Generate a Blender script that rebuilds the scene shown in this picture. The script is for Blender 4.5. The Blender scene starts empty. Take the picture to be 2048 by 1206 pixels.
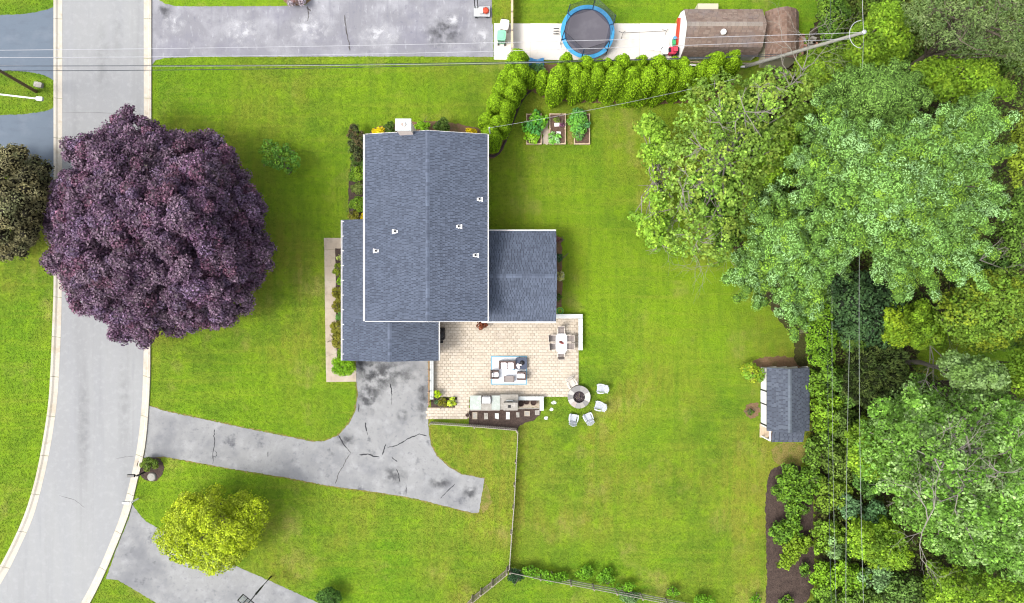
import bpy, bmesh, math, random
import numpy as np
from math import radians as R, sin, cos, pi
random.seed(7)

# ------------------------------------------------------------------ camera, sky, sun, exposure
sc = bpy.context.scene
H = 54.6                       # drone height over the lawn (m)
cam_d = bpy.data.cameras.new('camera'); cam = bpy.data.objects.new('camera', cam_d)
sc.collection.objects.link(cam)
cam.location = (0, 0, H); cam.rotation_euler = (0, 0, 0)
cam_d.sensor_width = 36.0; cam_d.lens = 24.0; cam_d.clip_end = 2000
sc.camera = cam
SUN_EL, SUN_AZ = R(58), R(248)          # azimuth clockwise from +Y (north): sun in the west-south-west
world = bpy.data.worlds.new('World'); sc.world = world; world.use_nodes = True
wn = world.node_tree; wn.nodes.clear()
sky = wn.nodes.new('ShaderNodeTexSky'); sky.sky_type = 'NISHITA'; sky.sun_disc = False
sky.sun_elevation = SUN_EL; sky.sun_rotation = SUN_AZ; sky.air_density = 1.0; sky.dust_density = 4.0; sky.ozone_density = 1.0
hs = wn.nodes.new('ShaderNodeHueSaturation'); hs.inputs['Saturation'].default_value = 0.32
bg = wn.nodes.new('ShaderNodeBackground'); bg.inputs['Strength'].default_value = 0.15
wo = wn.nodes.new('ShaderNodeOutputWorld')
wn.links.new(sky.outputs[0], hs.inputs['Color']); wn.links.new(hs.outputs[0], bg.inputs[0]); wn.links.new(bg.outputs[0], wo.inputs[0])
sd = bpy.data.lights.new('sun', 'SUN'); sd.energy = 0.95; sd.angle = R(18); sd.color = (1.0, 0.955, 0.88)
sun = bpy.data.objects.new('sun', sd); sc.collection.objects.link(sun)
sdir = (sin(SUN_AZ)*cos(SUN_EL), cos(SUN_AZ)*cos(SUN_EL), sin(SUN_EL))
from mathutils import Vector
sun.rotation_euler = Vector(sdir).to_track_quat('Z', 'Y').to_euler()
sun.location = (-60, -30, 80)
sc.view_settings.view_transform = 'Standard'; sc.view_settings.look = 'None'
sc.view_settings.gamma = 1.0; sc.view_settings.exposure = 1.46
sc.cycles.max_bounces = 6; sc.cycles.diffuse_bounces = 3; sc.cycles.transparent_max_bounces = 8
sc.cycles.use_denoising = True; sc.cycles.filter_width = 1.15

# ------------------------------------------------------------------ helpers
C = sc.collection
def W(px, py, z=0.0):
    k = (H - z)/(25.0*H)
    return ((px-1024)*k, (603-py)*k, z)
def W2(px, py): return ((px-1024)/25.0, (603-py)/25.0)

MATS = {}
def M(name, base, layers=(), rough=0.85, spec=0.25, bump=None, attr=False, metal=0.0, trans=0.0, emit=None):
    m = bpy.data.materials.new(name); m.use_nodes = True
    nt = m.node_tree; N = nt.nodes; L = nt.links
    b = N['Principled BSDF']
    b.inputs['Roughness'].default_value = rough; b.inputs['Metallic'].default_value = metal
    b.inputs['Specular IOR Level'].default_value = spec
    geo = N.new('ShaderNodeNewGeometry')
    if attr:
        a = N.new('ShaderNodeAttribute'); a.attribute_name = 'col'; cur = a.outputs['Color']
    else:
        r = N.new('ShaderNodeRGB'); r.outputs[0].default_value = (*base, 1); cur = r.outputs[0]
    for ly in layers:
        s, col, lo, hi, st = ly[:5]; stretch = ly[5] if len(ly) > 5 else (1, 1, 1); det = ly[6] if len(ly) > 6 else 4
        mp = N.new('ShaderNodeMapping'); mp.inputs['Scale'].default_value = stretch
        mp.inputs['Location'].default_value = (s*3.1+st*7, s*1.7+lo*11, 0)
        L.new(geo.outputs['Position'], mp.inputs['Vector'])
        nz = N.new('ShaderNodeTexNoise'); nz.inputs['Scale'].default_value = s; nz.inputs['Detail'].default_value = det
        nz.inputs['Roughness'].default_value = 0.62
        L.new(mp.outputs[0], nz.inputs['Vector'])
        mr = N.new('ShaderNodeMapRange'); mr.inputs['From Min'].default_value = lo; mr.inputs['From Max'].default_value = hi
        mr.inputs['To Max'].default_value = st; L.new(nz.outputs['Fac'], mr.inputs['Value'])
        mx = N.new('ShaderNodeMix'); mx.data_type = 'RGBA'; L.new(mr.outputs[0], mx.inputs[0]); L.new(cur, mx.inputs[6])
        mx.inputs[7].default_value = (*col, 1); cur = mx.outputs[2]
    L.new(cur, b.inputs['Base Color'])
    if bump:
        nz = N.new('ShaderNodeTexNoise'); nz.inputs['Scale'].default_value = bump[0]; nz.inputs['Detail'].default_value = 5
        L.new(geo.outputs['Position'], nz.inputs['Vector'])
        bp = N.new('ShaderNodeBump'); bp.inputs['Strength'].default_value = bump[1]; bp.inputs['Distance'].default_value = bump[2]
        L.new(nz.outputs['Fac'], bp.inputs['Height']); L.new(bp.outputs[0], b.inputs['Normal'])
    if trans > 0:
        t = N.new('ShaderNodeBsdfTranslucent'); L.new(cur, t.inputs['Color'])
        ms = N.new('ShaderNodeMixShader'); ms.inputs[0].default_value = trans
        L.new(b.outputs[0], ms.inputs[1]); L.new(t.outputs[0], ms.inputs[2])
        L.new(ms.outputs[0], N['Material Output'].inputs['Surface'])
    MATS[name] = m
    return m
def net_mat(name, col, alpha):
    m = M(name, col, rough=0.7)
    nt = m.node_tree; N = nt.nodes; L = nt.links
    t = N.new('ShaderNodeBsdfTransparent'); ms = N.new('ShaderNodeMixShader'); ms.inputs[0].default_value = alpha
    L.new(t.outputs[0], ms.inputs[1]); L.new(N['Principled BSDF'].outputs[0], ms.inputs[2])
    L.new(ms.outputs[0], N['Material Output'].inputs['Surface'])
    return m

def stain_mat(name, col, amt):
    m = M(name, col, rough=.9); nt = m.node_tree; N = nt.nodes; L = nt.links
    tc = N.new('ShaderNodeTexCoord'); v = N.new('ShaderNodeVectorMath'); v.operation = 'SUBTRACT'; v.inputs[1].default_value = (.5,.5,.5); L.new(tc.outputs['Generated'], v.inputs[0])
    sx = N.new('ShaderNodeSeparateXYZ'); L.new(v.outputs[0], sx.inputs[0]); cb = N.new('ShaderNodeCombineXYZ'); L.new(sx.outputs[0], cb.inputs[0]); L.new(sx.outputs[1], cb.inputs[1])
    ln = N.new('ShaderNodeVectorMath'); ln.operation = 'LENGTH'; L.new(cb.outputs[0], ln.inputs[0])
    mr = N.new('ShaderNodeMapRange'); mr.inputs['From Min'].default_value = .48; mr.inputs['From Max'].default_value = .12; L.new(ln.outputs['Value'], mr.inputs['Value'])
    g = N.new('ShaderNodeNewGeometry'); nz = N.new('ShaderNodeTexNoise'); nz.inputs['Scale'].default_value = 1.6; nz.inputs['Detail'].default_value = 6; L.new(g.outputs['Position'], nz.inputs['Vector'])
    m2 = N.new('ShaderNodeMapRange'); m2.inputs['From Min'].default_value = .40; m2.inputs['From Max'].default_value = .62; m2.inputs['To Max'].default_value = amt; L.new(nz.outputs['Fac'], m2.inputs['Value'])
    mu = N.new('ShaderNodeMath'); mu.operation = 'MULTIPLY'; L.new(mr.outputs[0], mu.inputs[0]); L.new(m2.outputs[0], mu.inputs[1])
    t = N.new('ShaderNodeBsdfTransparent'); ms = N.new('ShaderNodeMixShader'); L.new(mu.outputs[0], ms.inputs[0]); L.new(t.outputs[0], ms.inputs[1]); L.new(N['Principled BSDF'].outputs[0], ms.inputs[2])
    L.new(ms.outputs[0], N['Material Output'].inputs['Surface']); return m
GL = [
    (0.028, (0.072, 0.165, 0.008), .40, .58, .85),
    (0.050, (0.165, 0.165, 0.022), .45, .60, .85),
    (0.13, (0.062, 0.125, 0.008), .50, .64, .75),
    (0.22, (0.225, 0.205, 0.055), .56, .70, .70),
    (0.75, (0.150, 0.250, 0.008), .48, .68, .65),
    (1.5, (0.085, 0.155, 0.010), .46, .66, .60, (1, .07, 1)),
    (1.9, (0.180, 0.220, 0.022), .50, .70, .45, (.06, 1, 1)),
    (2.6, (0.058, 0.105, 0.008), .52, .70, .60),
    (6.0, (0.190, 0.185, 0.040), .58, .72, .40),
    (9.0, (0.180, 0.240, 0.022), .53, .72, .40),
    (14.0, (0.040, 0.075, 0.007), .56, .72, .55)]
LAWN = M('lawn', (0.130, 0.214, 0.009), GL, rough=0.95, spec=0.1, bump=(11, .9, .10))
BLADE = M('grass_blade', (0.138, 0.226, 0.009), GL[:7], rough=0.8, spec=0.15, trans=.15)
ASPH = M('old_asphalt_road', (0.222, 0.226, 0.226), [
    (0.08, (0.192, 0.195, 0.200), .4, .65, .8), (0.30, (0.155, 0.157, 0.160), .52, .70, .55, (2.2, .10, 1)), (0.9, (0.205, 0.210, 0.218), .45, .7, .6, (1, .08, 1)),
    (2.2, (0.265, 0.27, 0.27), .5, .75, .5), (0.5, (.165, .17, .18), .62, .78, .6, (3, .25, 1)), (24, (0.12, 0.122, 0.13), .58, .75, .5)], bump=(30, .3, .01))
ASPH2 = M('worn_driveway_asphalt', (0.200, 0.202, 0.202), [
    (0.35, (0.140, 0.143, 0.150), .46, .66, .75), (1.1, (0.265, 0.268, 0.272), .5, .72, .6),
    (0.22, (0.115, 0.118, 0.128), .50, .66, .75), (0.8, (0.055, 0.057, 0.066), .60, .72, .80), (3.0, (0.11, 0.112, 0.12), .56, .72, .6), (24, (0.10, 0.10, 0.11), .57, .75, .6)], bump=(30, .3, .01))
ASPH3 = M('mottled_neighbour_asphalt', (0.165, 0.164, 0.180), [
    (0.45, (0.25, 0.25, 0.268), .45, .65, .8), (0.25, (0.135, 0.133, 0.165), .50, .7, .7), (1.6, (0.33, 0.33, 0.35), .58, .74, .6, (2.2, .8, 1)), (.8, (.13, .13, .155), .55, .7, .5, (2.5, .3, 1)),
    (2.5, (0.10, 0.098, 0.125), .58, .76, .6), (24, (0.09, 0.09, 0.10), .57, .75, .5)], bump=(30, .3, .01))
ASPH4 = M('dark_blue_asphalt', (0.092, 0.115, 0.145), [
    (0.5, (0.125, 0.145, 0.175), .5, .7, .7), (2.0, (0.075, 0.092, 0.118), .5, .7, .5, (.3, 1, 1)), (4, (.2, .21, .23), .68, .8, .5, (.3, 1.5, 1)), (24, (0.06, 0.07, 0.09), .57, .75, .5)], bump=(30, .3, .01))
CURB = M('curb_concrete', (0.36, 0.33, 0.28), [(0.35, (0.32, 0.27, 0.20), .5, .68, .7), (3, (0.42, 0.40, 0.36), .5, .7, .6), (1.2, (.24, .20, .14), .58, .72, .6), (14, (.25, .22, .18), .6, .78, .5)], bump=(20, .3, .01))
CONC = M('walk_concrete', (0.30, 0.25, 0.195), [(0.8, (0.36, 0.32, 0.26), .45, .65, .7), (2.5, (0.20, 0.165, 0.13), .52, .72, .6), (14, (.16, .13, .10), .6, .78, .5)], bump=(20, .4, .01))
PAD = M('bright_concrete', (0.52, 0.49, 0.45), [(0.5, (0.42, 0.37, 0.30), .52, .7, .6), (3, (0.40, 0.36, 0.30), .6, .75, .5)], bump=(20, .3, .01))
CAP = M('pale_cap_stone', (0.42, 0.44, 0.43), [(1.5, (0.50, 0.50, 0.48), .45, .7, .7), (6, (0.30, 0.31, 0.30), .58, .75, .5)], bump=(14, .3, .01))
STONE = M('grey_field_stone', (0.23, 0.215, 0.19), [(2.5, (0.33, 0.32, 0.29), .5, .7, .8), (6, (0.12, 0.105, 0.095), .55, .72, .7)], attr=False, bump=(12, .6, .02))
PIECE = M('coloured_stone_piece', (0.3, 0.3, 0.3), [(6, (0.14, 0.12, 0.10), .60, .78, .45)], attr=True, bump=(25, .4, .01))
SHING = M('asphalt_shingle', (0.05, 0.06, 0.08), [(30, (0.03, 0.034, 0.045), .55, .72, .5), (0.6, (0.085, 0.10, 0.135), .5, .72, .30)], attr=True, rough=0.9, bump=(60, .5, .01))
WHITE = M('white_trim', (0.70, 0.69, 0.68), [(4, (0.55, 0.53, 0.51), .55, .75, .4)], rough=0.6)
SIDING = M('pale_siding', (0.62, 0.60, 0.55), [(2, (0.52, 0.50, 0.45), .5, .7, .4, (.2, .2, 6))], rough=0.7)
BRICKW = M('painted_brick', (0.42, 0.30, 0.24), [(3, (0.30, 0.19, 0.15), .5, .7, .6)], bump=(14, .4, .02))
CHIM = M('chimney_masonry', (0.55, 0.47, 0.42), [(5, (0.40, 0.30, 0.26), .58, .75, .5)], bump=(14, .4, .02))
MULCH = M('mulch', (0.050, 0.034, 0.028), [(2, (0.075, 0.052, 0.042), .45, .65, .7), (7, (0.022, 0.015, 0.013), .5, .7, .8), (12, (0.16, 0.12, 0.085), .66, .78, .8)], rough=0.95, bump=(16, 1, .08))
DIRT = M('bare_dirt', (0.135, 0.082, 0.045), [(1.5, (0.085, 0.075, 0.02), .5, .7, .8), (6, (0.18, 0.12, 0.07), .5, .7, .7), (9, (0.05, 0.03, 0.02), .58, .75, .6)], rough=0.95, bump=(14, .9, .06))
WOODS = M('leaf_litter_and_shade', (0.032, 0.026, 0.012), [(0.4, (0.045, 0.055, 0.008), .45, .65, .9), (3, (0.07, 0.045, 0.025), .52, .72, .8), (8, (0.012, 0.010, 0.006), .5, .7, .8)], rough=0.95, bump=(10, 1, .1))  # floor of the wood; also colours the tree shade painted on the lawn
DRYG = M('dry_grass', (0.16, 0.135, 0.035), [(1.2, (0.095, 0.12, 0.012), .45, .62, .9), (5, (0.22, 0.17, 0.07), .52, .72, .7), (9, (.06, .06, .01), .55, .72, .6)], rough=0.95, bump=(11, .9, .1))
GLASS = M('dark_window_glass', (0.03, 0.04, 0.05), rough=0.08, spec=0.6)
BLACK = M('black_plastic', (0.012, 0.012, 0.014), rough=0.5)
BLACKM = M('black_metal', (0.014, 0.014, 0.016), rough=0.45, spec=0.5)
STEEL = M('galvanised_steel', (0.42, 0.43, 0.44), rough=0.45, metal=0.5)
LID = M('bright_steel_lid', (0.62, 0.62, 0.62), rough=0.4, metal=0.35)
TAR = M('crack_sealant', (0.012, 0.012, 0.016), rough=0.6)
CRACK = M('dry_crack', (0.055, 0.050, 0.048), rough=0.95)
TIMBER = M('pale_timber', (0.42, 0.33, 0.23), [(5, (0.30, 0.22, 0.14), .5, .7, .6, (1, .15, 1))], bump=(20, .3, .01))
WTIMB = M('weathered_timber', (0.25, 0.215, 0.175), [(5, (0.15, 0.125, 0.10), .5, .7, .7)], bump=(20, .3, .01))
POLEW = M('utility_pole_wood', (0.24, 0.235, 0.21), [(3, (0.15, 0.14, 0.11), .5, .7, .7, (3, 3, .2))])
POLEB = M('brown_pole_wood', (0.115, 0.085, 0.035), [(3, (0.07, 0.05, 0.025), .5, .7, .7, (3, 3, .2))])
WIREL = M('pale_aluminium_wire', (0.36, 0.36, 0.38), rough=0.4, metal=0.2)
WIREG = M('weathered_wire', (0.20, 0.22, 0.20), rough=0.6)
WIRED = M('dark_wire', (0.03, 0.035, 0.045), rough=0.6)
BARK = M('bark', (0.10, 0.082, 0.062), [(3, (0.06, 0.048, 0.036), .5, .7, .7, (4, 4, .5))], bump=(12, .6, .03))
BARKG = M('pale_grey_bark', (0.19, 0.175, 0.15), [(3, (0.13, 0.12, 0.10), .5, .7, .7, (4, 4, .5))], bump=(12, .5, .02))
LEAF = M('leaf', (0.1, 0.2, 0.02), attr=True, rough=0.65, spec=0.15, trans=0.22)
LEAFP = M('purple_leaf', (0.1, 0.2, 0.02), attr=True, rough=0.55, spec=0.35, trans=0.12)
NEEDLE = M('needle', (0.1, 0.2, 0.02), attr=True, rough=0.7, spec=0.1, trans=0.15)
RESIN = M('white_resin', (0.37, 0.39, 0.43), rough=0.5, spec=0.4)
RUG = M('pale_rug', (0.55, 0.57, 0.60), [(4, (0.50, 0.55, 0.62), .5, .7, .5)], rough=0.95)
RUGB = M('blue_rug_border', (0.13, 0.27, 0.36), rough=0.95)
CUSH = M('white_cushion', (0.62, 0.58, 0.58), rough=0.9)
WICK = M('brown_wicker', (0.10, 0.072, 0.065), [(30, (0.05, 0.035, 0.03), .5, .7, .7)], bump=(40, .6, .01))
SLING = M('grey_sling_fabric', (0.20, 0.175, 0.165), [(20, (0.15, 0.13, 0.12), .5, .7, .5)], rough=0.8)
CREAM = M('cream_frame', (0.50, 0.44, 0.38), rough=0.5)
TABT = M('white_tabletop', (0.62, 0.63, 0.64), rough=0.35)
NAVY = M('charcoal_blue_top', (0.045, 0.055, 0.085), [(5, (0.07, 0.085, 0.12), .5, .7, .6)], rough=0.6)
TERRA = M('brown_glazed_pot', (0.075, 0.038, 0.03), rough=0.5)
SOIL = M('potting_soil', (0.035, 0.022, 0.018), rough=0.95)
TBLUE = M('trampoline_blue', (0.035, 0.22, 0.42), [(2, (0.06, 0.30, 0.52), .45, .65, .8)], rough=0.5)
TBLUED = M('trampoline_dark_blue', (0.012, 0.05, 0.12), rough=0.6)
TMAT = M('trampoline_mat', (0.085, 0.080, 0.095), [(0.8, (0.11, 0.105, 0.12), .45, .65, .7)], rough=0.8)
TNET = net_mat('trampoline_net', (0.05, 0.06, 0.10), 0.34)
FNET = net_mat('fence_netting', (0.16, 0.22, 0.22), 0.35)
TARP = M('blue_tarp', (0.045, 0.20, 0.42), [(3, (0.16, 0.38, 0.60), .52, .68, .8)], rough=0.5, bump=(6, .8, .08))
RED = M('red_plastic', (0.36, 0.045, 0.02), [(3, (0.28, 0.03, 0.02), .5, .7, .6)], rough=0.5)
PINK = M('pink_red_paint', (0.42, 0.035, 0.07), rough=0.45)
MINT = M('mint_green_plastic', (0.17, 0.40, 0.27), rough=0.5)
GREENP = M('green_plastic', (0.03, 0.28, 0.10), rough=0.5)
LIMEP = M('lime_plastic', (0.22, 0.36, 0.02), rough=0.5)
BINW = M('white_bin', (0.58, 0.55, 0.52), rough=0.5)
SHEET = M('white_sheet', (0.66, 0.66, 0.66), rough=0.8, bump=(3, .6, .08))
ORANGE = M('orange_paint', (0.45, 0.13, 0.04), rough=0.6)
DPIPE = M('brown_corrugated_pipe', (0.045, 0.028, 0.030), rough=0.7)
ASH = M('ash_and_char', (0.05, 0.038, 0.042), [(4, (0.25, 0.20, 0.18), .55, .68, .8), (9, (0.01, 0.008, 0.01), .5, .7, .7)], rough=0.95, bump=(10, 1, .08))
BRICK = M('loose_brick', (0.30, 0.17, 0.12), rough=0.9)
YELW = M('pale_yellow_siding', (0.40, 0.37, 0.27), rough=0.8)
GREYS = M('grey_green_siding', (0.36, 0.37, 0.33), rough=0.8)

class MB:
    def __init__(s): s.v = []; s.f = []; s.c = []; s.m = []; s.cur = None; s.mi = 0
    def add(s, vs, fs):
        o = len(s.v); s.v += [tuple(p) for p in vs]; s.f += [tuple(i+o for i in f) for f in fs]; s.m += [s.mi]*len(fs)
        s.c += [s.cur]*len(vs); return s
    def box(s, x0, x1, y0, y1, z0, z1):
        return s.add([(x0,y0,z0),(x1,y0,z0),(x1,y1,z0),(x0,y1,z0),(x0,y0,z1),(x1,y0,z1),(x1,y1,z1),(x0,y1,z1)],
                     [(3,2,1,0),(4,5,6,7),(0,1,5,4),(1,2,6,5),(2,3,7,6),(3,0,4,7)])
    def bbox(s, cx, cy, sx, sy, z0, z1, a=0, bev=0.0):
        hx, hy = sx/2, sy/2
        b = min(bev, hx*.9, hy*.9)
        if b > 0:
            pl = [(-hx+b,-hy),(hx-b,-hy),(hx,-hy+b),(hx,hy-b),(hx-b,hy),(-hx+b,hy),(-hx,hy-b),(-hx,-hy+b)]
        else: pl = [(-hx,-hy),(hx,-hy),(hx,hy),(-hx,hy)]
        ca, sa = cos(a), sin(a)
        return s.prism([(cx+x*ca-y*sa, cy+x*sa+y*ca) for x, y in pl], z0, z1)
    def prism(s, poly, z0, z1):
        n = len(poly)
        ar = sum(poly[i][0]*poly[(i+1)%n][1]-poly[(i+1)%n][0]*poly[i][1] for i in range(n))
        if ar < 0: poly = poly[::-1]
        vs = [(p[0],p[1],z0) for p in poly]+[(p[0],p[1],z1) for p in poly]
        fs = [tuple(range(n-1,-1,-1)), tuple(range(n,2*n))]+[(i,(i+1)%n,n+(i+1)%n,n+i) for i in range(n)]
        return s.add(vs, fs)
    def sheet(s, poly, z):
        n = len(poly)
        ar = sum(poly[i][0]*poly[(i+1)%n][1]-poly[(i+1)%n][0]*poly[i][1] for i in range(n))
        if ar < 0: poly = poly[::-1]
        return s.add([(p[0],p[1],z) for p in poly], [tuple(range(n))])
    def tube(s, pts, r, n=6, r1=None):
        pts = [Vector(p) for p in pts]; m = len(pts); vs = []; fs = []
        for i, p in enumerate(pts):
            d = (pts[min(i+1,m-1)]-pts[max(i-1,0)]).normalized()
            u = d.cross(Vector((0,0,1))); u = Vector((1,0,0)) if u.length < 1e-4 else u.normalized()
            w = u.cross(d)
            rr = r if r1 is None else r+(r1-r)*i/(m-1)
            for k in range(n):
                a = 2*pi*k/n; q = p+u*(rr*cos(a))+w*(rr*sin(a)); vs.append(tuple(q))
        for i in range(m-1):
            for k in range(n):
                fs.append((i*n+k, i*n+(k+1)%n, (i+1)*n+(k+1)%n, (i+1)*n+k))
        fs.append(tuple(range(n))[::-1]); fs.append(tuple((m-1)*n+k for k in range(n)))
        return s.add(vs, fs)
    def lathe(s, cx, cy, prof, n=24, closed=False):
        vs = []; fs = []; m = len(prof)
        for r, z in prof:
            for k in range(n):
                a = 2*pi*k/n; vs.append((cx+r*cos(a), cy+r*sin(a), z))
        for i in range(m if closed else m-1):
            j = (i+1)%m
            for k in range(n): fs.append((i*n+k, i*n+(k+1)%n, j*n+(k+1)%n, j*n+k))
        if not closed:
            fs.append(tuple(range(n))[::-1]); fs.append(tuple((m-1)*n+k for k in range(n)))
        return s.add(vs, fs)
    def ell(s, c, rx, ry, rz, seg=10, rings=6):
        vs = [(c[0],c[1],c[2]-rz)]; fs = []
        for i in range(1, rings):
            t = -pi/2+pi*i/rings
            for k in range(seg):
                a = 2*pi*k/seg; vs.append((c[0]+rx*cos(t)*cos(a), c[1]+ry*cos(t)*sin(a), c[2]+rz*sin(t)))
        vs.append((c[0],c[1],c[2]+rz)); top = len(vs)-1
        for k in range(seg):
            fs.append((0, 1+(k+1)%seg, 1+k)); fs.append((top, 1+(rings-2)*seg+k, 1+(rings-2)*seg+(k+1)%seg))
        for i in range(rings-2):
            for k in range(seg):
                fs.append((1+i*seg+k, 1+i*seg+(k+1)%seg, 1+(i+1)*seg+(k+1)%seg, 1+(i+1)*seg+k))
        return s.add(vs, fs)
    def mesh(s, name, mat, origin=(0,0,0)):
        me = bpy.data.meshes.new(name)
        me.from_pydata([(x-origin[0],y-origin[1],z-origin[2]) for x,y,z in s.v], [], s.f)
        for mm in (mat if isinstance(mat, (list, tuple)) else [mat]): me.materials.append(mm)
        if any(s.m): me.polygons.foreach_set('material_index', s.m)
        if any(c is not None for c in s.c):
            at = me.attributes.new('col', 'FLOAT_COLOR', 'POINT')
            at.data.foreach_set('color', np.array([(*(c or (.3,.3,.3)),1) for c in s.c], dtype=np.float32).ravel())
        me.update(); return me
    def build(s, name, mat, parent=None, smooth=False):
        if parent is not None: org = worldloc(parent)
        else:
            a = np.array(s.v); lo = a.min(0); hi = a.max(0); org = ((lo[0]+hi[0])/2, (lo[1]+hi[1])/2, lo[2])
        me = s.mesh(name, mat, org)
        if smooth: me.polygons.foreach_set('use_smooth', [True]*len(me.polygons))
        o = bpy.data.objects.new(name, me); C.objects.link(o); o.parent = parent
        if parent is None: o.location = org
        return o
def worldloc(o):
    p = Vector((0,0,0))
    while o is not None: p += o.location; o = o.parent
    return tuple(p)
LABELS = []
def tag(o, label, cat, group=None, kind=None):
    o['label'] = label; o['category'] = cat
    if group: o['group'] = group
    if kind: o['kind'] = kind
    return o
def struct(o, label=None, cat=None, kind='structure'):
    o['kind'] = kind
    if label: o['label'] = label
    if cat: o['category'] = cat
    return o
def thing(name, label, cat, loc, group=None, rz=0):
    o = bpy.data.objects.new(name, None); C.objects.link(o); o.location = loc; o.rotation_euler = (0,0,rz)
    o.empty_display_size = .2
    return tag(o, label, cat, group)
def dup(root, loc, rz, label, group=None):
    r = root.copy(); C.objects.link(r); r.location = loc; r.rotation_euler = (0,0,rz); r['label'] = label
    if group: r['group'] = group
    for ch in list(root.children):
        c = ch.copy(); C.objects.link(c); c.parent = r
        for g in ch.children:
            d = g.copy(); C.objects.link(d); d.parent = c
    return r
def pxpoly(pts, z=0.0): return [W(x, y, z)[:2] for x, y in pts]
def smooth_poly(pts, it=2):
    for _ in range(it):
        n = len(pts); q = []
        for i in range(n):
            a, b = pts[i], pts[(i+1)%n]
            q += [(a[0]*.75+b[0]*.25, a[1]*.75+b[1]*.25), (a[0]*.25+b[0]*.75, a[1]*.25+b[1]*.75)]
        pts = q
    return pts
def smooth_line(pts, it=2):
    for _ in range(it):
        q = [pts[0]]
        for a, b in zip(pts, pts[1:]):
            q += [tuple(.75*x+.25*y for x, y in zip(a, b)), tuple(.25*x+.75*y for x, y in zip(a, b))]
        pts = q+[pts[-1]]
    return pts
def rough_edge(poly, step=0.25, amp=0.05, seed=1):
    rng = random.Random(seed); out = []
    n = len(poly)
    for i in range(n):
        a, b = poly[i], poly[(i+1)%n]; L = math.hypot(b[0]-a[0], b[1]-a[1]); m = max(1, int(L/step))
        nx, ny = ((b[1]-a[1])/L, -(b[0]-a[0])/L) if L > 0 else (0, 0)
        for k in range(m):
            t = k/m; d = rng.uniform(-amp, amp)
            out.append((a[0]+(b[0]-a[0])*t+nx*d, a[1]+(b[1]-a[1])*t+ny*d))
    return out

# ------------------------------------------------------------------ foliage machinery (numpy)
def inside(poly, P):
    x, y = P[:,0], P[:,1]; r = np.zeros(len(P), bool); n = len(poly)
    for i in range(n):
        x0, y0 = poly[i]; x1, y1 = poly[(i+1)%n]
        c = ((y0 > y) != (y1 > y)) & (x < (x1-x0)*(y-y0)/((y1-y0) if y1 != y0 else 1e-9)+x0); r ^= c
    return r
def bdist(poly, P):
    d = np.full(len(P), 1e9); n = len(poly)
    for i in range(n):
        a = np.array(poly[i], float); b = np.array(poly[(i+1)%n], float); ab = b-a; L = ab@ab
        t = np.clip(((P-a)@ab)/max(L,1e-9), 0, 1); q = a+t[:,None]*ab
        d = np.minimum(d, np.hypot(*(P-q).T))
    return d
def sample_poly(poly, n, rng, margin=0.0):
    pl = np.array(poly, float); lo, hi = pl.min(0), pl.max(0)
    out = []
    cand = rng.uniform(lo, hi, (n*14+200, 2)); cand = cand[inside(poly, cand)]
    if margin > 0:
        keep = bdist(poly, cand) > margin*rng.uniform(.4, 1.2, len(cand)); cand = cand[keep] if keep.sum() > n//2 else cand
    # greedy thinning for even spread
    area = (hi-lo).prod()*len(cand)/(n*14+200); md = 0.62*math.sqrt(area/n); sel = []; grid = {}
    for p in cand:
        g = (int(p[0]/md), int(p[1]/md)); ok = True
        for a in (-1,0,1):
            for b in (-1,0,1):
                for q in grid.get((g[0]+a, g[1]+b), ()):
                    if (p[0]-q[0])**2+(p[1]-q[1])**2 < md*md: ok = False
        if ok: grid.setdefault(g, []).append(p); sel.append(p)
        if len(sel) >= n: break
    return np.array(sel)
ICO_V = None
def ico():
    t = (1+5**.5)/2; v = np.array([(-1,t,0),(1,t,0),(-1,-t,0),(1,-t,0),(0,-1,t),(0,1,t),(0,-1,-t),(0,1,-t),(t,0,-1),(t,0,1),(-t,0,-1),(-t,0,1)], float)
    v /= np.linalg.norm(v[0])
    f = np.array([(0,11,5),(0,5,1),(0,1,7),(0,7,10),(0,10,11),(1,5,9),(5,11,4),(11,10,2),(10,7,6),(7,1,8),(3,9,4),(3,4,2),(3,2,6),(3,6,8),(3,8,9),(4,9,5),(2,4,11),(6,2,10),(8,6,7),(9,8,1)])
    return v, f
IV, IF = ico()
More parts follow.
